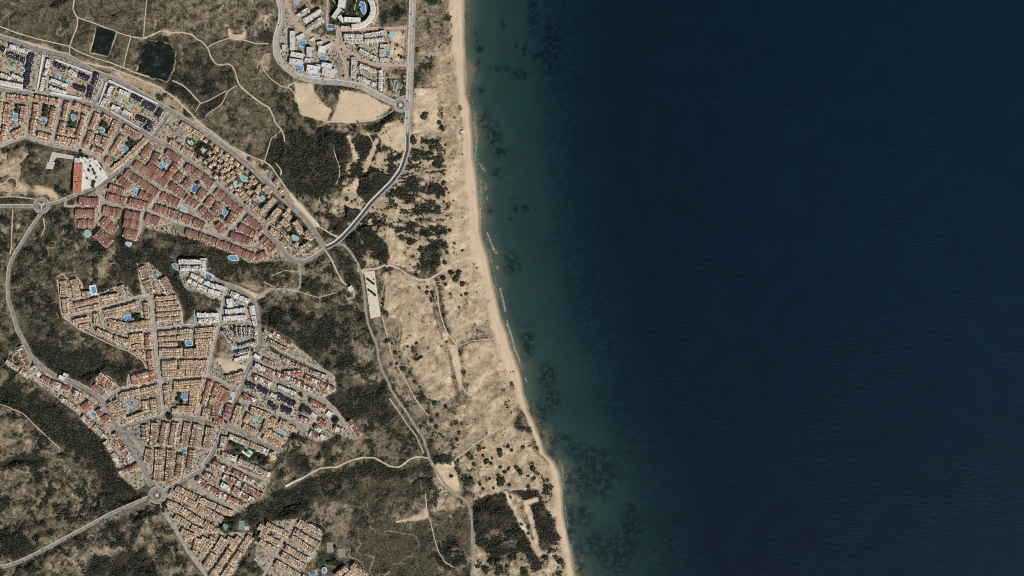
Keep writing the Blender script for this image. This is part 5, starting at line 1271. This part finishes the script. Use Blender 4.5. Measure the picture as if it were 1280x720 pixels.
b.obj('wall', whitewall, o); r.obj('roof', ROOFM['w'], o)
# carports
for s, label in CANOPIES:
    (x0, y0), (x1, y1) = pts(s); L = math.hypot(x1 - x0, y1 - y0) * M
    o = thing('carport', (x0 + x1) / 2, (y0 + y1) / 2, float(max(Hh(x0, y0), Hh(x1, y1))) + .3, math.atan2(y0 - y1, x1 - x0)); tag(o, label, 'carport', 'white carports over parking lines')
    r = MB(); r.box(-L / 2, L / 2, -2.3, 2.3, 2.6, 2.85, 0, True); r.obj('canopy', ROOFM['w'], o)
    for i in range(max(2, int(L / 15)) + 1):
        p = MB(); xx = -L / 2 + .4 + i * (L - .8) / max(2, int(L / 15)); p.box(xx - .12, xx + .12, 1.6, 1.85, -1, 2.6); p.obj('post', concrete, o)
# detached villas
def make_villa(var):
    b, r, t = MB(), MB(), MB(); w, d = (9.5, 8.6, 9)[var], (8.4, 9.4, 8.8)[var]
    b.box(-w / 2, w / 2, -d / 2, d / 2, -2, 6, 0); facade(b, w, d, 0)
    if var == 0: r.hip(-w / 2 - .4, w / 2 * .35, -d / 2 - .4, d / 2 + .4, 6.05, 1.7); t.box(w / 2 * .38, w / 2 - .2, -d / 2 + .2, d / 2 - .2, 6, 6.15)
    elif var == 1: r.hip(-w / 2 - .4, w / 2 + .4, -d / 2 - .4, d * .1, 6.05, 1.7); t.box(-w / 2 + .2, w / 2 - .2, d * .14, d / 2 - .2, 6, 6.15)
    else: r.hip(-w / 2 - .4, w / 2 + .4, -d / 2 - .4, d / 2 + .4, 6.05, 2.1); t.box(w / 2, w / 2 + 3, -d / 4, d / 4, 2.9, 3.1)
    b.box(w * .1, w * .34, -.9, 1.5, 6, 8.2, 0); r.hip(w * .1 - .25, w * .34 + .25, -1.15, 1.75, 8.25, .8)
    return b.mesh('wall', [plaster, glass]), r.mesh('roof', ROOFM['t']), t.mesh('roof_terrace', terr)
VM = [make_villa(k) for k in range(3)]
for px, py in pts(VILLAS):
    o = thing('villa', px, py, float(Hh(px, py)) + .1, -math.radians(35 + rnd.choice((0, 90, 180, 270)) + rnd.uniform(-6, 6)))
    k = rnd.randrange(3); wl = link(bpy.data.objects.new('wall', VM[k][0]), o); link(bpy.data.objects.new('roof', VM[k][1]), o); link(bpy.data.objects.new('roof_terrace', VM[k][2]), o)
    q = MB(); q.box(-8, 8, -7.5, 7.5, -3, .07 + .04 * rnd.randrange(6)); q.obj('patio', patio, o)
    g = MB()
    for i in range(9):
        tv, tf = TEMPS[rnd.randrange(6)]; s = rnd.uniform(.8, 1.9); a = rnd.uniform(0, 6.28); u, v = math.cos(a) * 6.9, math.sin(a) * 6.4
        for f in tf: g.poly([(u + tv[m][0] * s, v + tv[m][1] * s, tv[m][2] * s * 1.5) for m in f])
    g.obj('shrubbery', plantm, o); o.scale = (rnd.uniform(.85, 1.05),) * 3
    later(o, 'detached tan villa', px, py, 'villa', 'detached villas beside the north avenue')

# ------------------------------------------------------------------ pools, courts, islands
def outline(shape, w, h):
    n = 28; out = []
    if shape == 'r': return [(-w / 2, -h / 2), (w / 2, -h / 2), (w / 2, h / 2), (-w / 2, h / 2)]
    for i in range(n):
        a = 6.283 * i / n
        k = 1 if shape == 'o' else (1 + .16 * math.cos(2 * a + .6) + .1 * math.sin(3 * a)) * .93 if shape == 'k' else .55 + .45 * abs(math.cos(2.5 * a))
        out.append((math.cos(a) * w / 2 * k, math.sin(a) * h / 2 * k))
    return out
deckm = simple('pool_deck', (.50, .43, .34), .9, .2, 3); deckw = simple('white_pool_deck', (.62, .60, .55), .9, .15, 3)
for px, py, w, h, deg, sh, t, label in POOLS:
    z = float(np.max(Hh(np.array([px - w / 2, px + w / 2, px]), np.array([py, py, py + h / 2])))) + .30
    o = thing('swimming_pool', px, py, z, -math.radians(deg)); tag(o, label, 'pool', 'swimming pools of the estates')
    ol = outline(sh, w * M, h * M)
    gb = 1.6 if sh == 'r' else 1.5
    big = [(x * (1 + 2 * gb / (w * M)), y * (1 + 2 * gb / (h * M))) for x, y in ol]
    d = MB(); d.prism(big, -2.5, .16); d.obj('deck', deckw if t in 'bp' and rnd.random() < .6 else deckm, o)
    c_ = [(x * (1 + .5 / (w * M)), y * (1 + .5 / (h * M))) for x, y in ol]
    q = MB(); q.prism(c_, -1, .27); q.obj('coping', whitewall, o)
    q = MB(); q.prism(ol, -1, .36); q.obj('water', POOLM[t], o)
    if label.startswith(('blue pool with cream', 'round pool on a', 'blue pool on a white', 'deep-blue pool on the grey')):
        q = MB(); q.box(-w * M * .9, w * M * .62, -h * M * .8, h * M * .75, -2.5, .08); q.obj('terrace', deckw if 'grey' not in label else concrete, o)
CM_ = {'grey': (.21, .185, .155), 'green': (.13, .15, .08), 'teal': (.12, .22, .17), 'tan': (.42, .33, .23)}
CMAT = {k: simple('court_' + k, c, .9, .12, 4) for k, c in CM_.items()}
for px, py, w, h, deg, c, label in COURTS:
    z = float(max(Hh(px, py), Hh(px - w / 2, py), Hh(px + w / 2, py), Hh(px, py - h / 2), Hh(px, py + h / 2))) + .3
    o = thing('sports_court', px, py, z, -math.radians(deg)); tag(o, label, 'court')
    q = MB(); q.box(-w * M / 2, w * M / 2, -h * M / 2, h * M / 2, -3, .12); q.obj('surface', CMAT[c], o)
    q = MB(); hx, hy = w * M / 2 - 1.2, h * M / 2 - 1.2
    for a in ((-hx, hx, -hy, -hy + .14), (-hx, hx, hy - .14, hy), (-hx, -hx + .14, -hy + .14, hy - .14), (hx - .14, hx, -hy + .14, hy - .14), (-hx + .14, hx - .14, -.07, .07)): q.box(*a, .1, .18)
    q.obj('line_marking', paint, o)
    q = MB()
    for a in ((-hx - 1, hx + 1, -hy - 1.05, -hy - 1), (-hx - 1, hx + 1, hy + 1, hy + 1.05)): q.box(*a, .1, 1.2)
    q.obj('fence', concrete, o)
islg = simple('island_gravel', (.16, .15, .12), .95, .35, 3)
for k, (x, y, r1, r2) in enumerate(RINGS):
    z = float(Hh(x, y)) + .4
    o = thing('traffic_island', x, y, z)
    tag(o, ("brown planted island of the beach avenue roundabout", "dark planted island with a pale Y emblem", "grey-green island with pale middle at the southern roundabout")[k], 'traffic island')
    th = [6.283 * i / 48 for i in range(48)]
    q = MB(); q.prism([(r2 * M * math.cos(a), r2 * M * math.sin(a)) for a in th], -2, .35); q.obj('kerb', kerbm, o)
    q = MB(); q.prism([((r2 * M - .6) * math.cos(a), (r2 * M - .6) * math.sin(a)) for a in th], -1, .5); q.obj('planting_bed', islg, o)
    q = MB()
    if k == 1:
        for a in (math.radians(40), math.radians(140), math.radians(270)):
            c, s = math.cos(a), math.sin(a); q.prism([(c * u - s * v, s * u + c * v) for u, v in ((1, -1), (9.5, -1.1), (9.5, 1.1), (1, 1))], .3, .75 + .03 * len(q.v) / 8)
    else:
        q.prism([(4.2 * math.cos(a), 4.2 * math.sin(a)) for a in th], .3, .75)
        if k == 0:
            for i in range(4): q.box(-7 + i * 4.2, -6.2 + i * 4.2, -6, 6, .3, .64 + .02 * i)
    q.obj('pale_paving', whitewall if k == 1 else concrete, o)
    g = MB()
    for i in range(46):
        tv, tf = TEMPS[rnd.randrange(6)]; s = rnd.uniform(.6, 1.3); a = rnd.uniform(0, 6.28); rr = rnd.uniform(5, r2 * M - 1.6)
        if k == 1 and min(abs((math.degrees(a) - b_ + 180) % 360 - 180) for b_ in (40, 140, 270)) < 16: continue
        for f in tf: g.poly([(math.cos(a) * rr + tv[m][0] * s, math.sin(a) * rr + tv[m][1] * s, .45 + tv[m][2] * s) for m in f])
    g.obj('shrubbery', plantm, o)

# ------------------------------------------------------------------ parked cars
def make_car():
    b = MB(); b.prism([(-2.1, -.85), (2.05, -.85), (2.15, -.5), (2.15, .5), (2.05, .85), (-2.1, .85)], .3, .85, 0)
    c = len(b.v); b.v += [(-1.9, -.8, .85), (.9, -.8, .85), (.9, .8, .85), (-1.9, .8, .85), (-1.5, -.65, 1.45), (.2, -.65, 1.45), (.2, .65, 1.45), (-1.5, .65, 1.45)]
    b.f.append(tuple(c + i for i in (4, 5, 6, 7))); b.m.append(0)
    g = MB(); g.v = [tuple(p) for p in b.v[c:]]; g.f = [(0, 1, 5, 4), (1, 2, 6, 5), (2, 3, 7, 6), (3, 0, 4, 7)]; g.m = [0] * 4
    w = MB()
    k = 10
    for s in (-.11, .11): w.v += [(.32 * math.cos(6.283 * i / k), s, .32 * math.sin(6.283 * i / k)) for i in range(k)]
    w.f = [(i, (i + 1) % k, k + (i + 1) % k, k + i) for i in range(k)] + [tuple(range(k))[::-1], tuple(range(k, 2 * k))]; w.m = [0] * len(w.f)
    return b, g.mesh('window_glass', glass), w.mesh('wheel', simple('tyre', (.02, .02, .02), .8, .1, 1))
cb, cg, cw = make_car()
CARC = {'white': (.7, .7, .68), 'silver': (.38, .39, .40), 'black': (.02, .02, .022), 'red': (.32, .03, .025), 'blue': (.04, .08, .22)}
CARM = {k: cb.mesh('body', simple('car_paint_' + k, c, .35, .05, 2, 0, 0, .5)) for k, c in CARC.items()}
spots = []
for i, (w, pw, line, k) in enumerate(roads):
    if k == 'd' or i in (18, 19, 49, 55, 56): continue
    p = resample(line, 1.2)
    for j in range(2, len(p) - 2):
        if not (2 < p[j][0] < 560 and 2 < p[j][1] < 718) or rnd.random() > .2: continue
        t = p[j + 1] - p[j - 1]; t /= np.hypot(*t); s = rnd.choice((-1, 1)); o_ = (w / 2 - .55) * s
        x, y = p[j][0] - t[1] * o_, p[j][1] + t[0] * o_
        if all(poly_dist(x, y, r[2]) > r[0] / 2 + 1 for q, r in enumerate(roads) if q != i): spots.append((x, y, math.atan2(-t[1], t[0]), .30 + .02 * (i % 4) + (.1 if k in 'ad' else 0)))
for j in range(26): spots.append((rnd.uniform(108, 130), 0, 0, 0))
spots = [s for s in spots if s[1] > 0]
for y in range(146, 172, 2): spots.append((211 - (y - 142) * .71 - 2.6, y, math.radians(50), .36)); 
for j in range(14): spots.append((457.5 + j * .5 * .9 + (0 if j % 2 else 7), 345 + j * 3.4, .2, cpz + .05 - float(Hh(460, 345 + j * 3.4))))
rnd.shuffle(spots); spots = spots[:298]
for x, y, a, dz in spots:
    k = rnd.choices(list(CARC), (5, 3, 3, 1, 1))[0]
    o = thing('parked_car', x, y, float(Hh(x, y)) + dz + .06, a + rnd.choice((0, math.pi)))
    link(bpy.data.objects.new('body', CARM[k]), o); link(bpy.data.objects.new('window_glass', cg), o)
    for wx, wy in ((-1.3, -.78), (1.3, -.78), (-1.3, .78), (1.3, .78)):
        w_ = link(bpy.data.objects.new('wheel', cw), o); w_.location = (wx, wy, .32)
    later(o, k + ' parked car', x, y, 'car', 'cars parked along the streets')

# ------------------------------------------------------------------ labels that single each repeat out
ORD = ['', 'second', 'third', 'fourth', 'fifth', 'sixth', 'seventh', 'eighth', 'ninth', 'tenth', 'eleventh', 'twelfth', 'thirteenth', 'fourteenth', 'fifteenth', 'sixteenth', 'seventeenth', 'eighteenth', 'nineteenth', 'twentieth']
DIRS = ['east', 'north-east', 'north', 'north-west', 'west', 'south-west', 'south', 'south-east']
by = {}
for o, ph, x, y in PENDING: by.setdefault(ph, []).append((o, x, y))
for ph, items in by.items():
    P_ = np.array([(x, y) for _, x, y in items]); best = [(99, 1e9, '')] * len(items)
    for lx, ly, lm in LAND:
        d = P_ - (lx, ly); dist = np.hypot(d[:, 0], d[:, 1]); sec = np.round(np.arctan2(-d[:, 1], d[:, 0]) / (math.pi / 4)).astype(int) % 8
        for s in range(8):
            ids = [i for i in np.argsort(dist) if sec[i] == s and dist[i] > .5]
            for rk, i in enumerate(ids):
                c = (min(rk, 19) + dist[i] / 28.0, dist[i], f"{(ORD[rk] + ' ') if rk else ''}nearest {ph} {DIRS[s]} of the {lm}") if rk < 20 else None
                if c and c[0] < best[i][0] and len(c[2].split()) <= 16: best[i] = c
    for (o, x, y), c in zip(items, best): o['label'] = c[2]

# ------------------------------------------------------------------ light, sky, camera
AZ, EL = math.radians(142), math.radians(43)
sun = bpy.data.lights.new('sun', 'SUN'); sun.energy = 5.0; sun.angle = math.radians(.5); sun.color = (1, .955, .88)
so = link(bpy.data.objects.new('sun', sun)); d = Vector((math.sin(AZ) * math.cos(EL), math.cos(AZ) * math.cos(EL), math.sin(EL)))
so.rotation_euler = d.to_track_quat('Z', 'Y').to_euler(); so.location = d * 3000
w = bpy.data.worlds.new('World'); SC.world = w; w.use_nodes = True
bg = w.node_tree.nodes['Background']; sk = w.node_tree.nodes.new('ShaderNodeTexSky'); sk.sky_type = 'NISHITA'; sk.sun_disc = False; sk.sun_elevation = EL; sk.sun_rotation = AZ
w.node_tree.links.new(sk.outputs[0], bg.inputs[0]); bg.inputs[1].default_value = .05
CH = 6000.0
cam = bpy.data.cameras.new('camera'); cam.sensor_width = 36; cam.lens = 36 * CH / (1280 * M); cam.clip_start = 10; cam.clip_end = 30000
co = link(bpy.data.objects.new('camera', cam)); co.location = (0, 0, CH); co.rotation_euler = (0, 0, 0); SC.camera = co
SC.view_settings.view_transform = 'Standard'; SC.view_settings.look = 'None'; SC.view_settings.gamma = 1; SC.view_settings.exposure = 0.05
SC.view_settings.use_curve_mapping = False
SC.cycles.use_denoising = False; SC.cycles.filter_width = 1.1
SC.cycles.max_bounces = 5
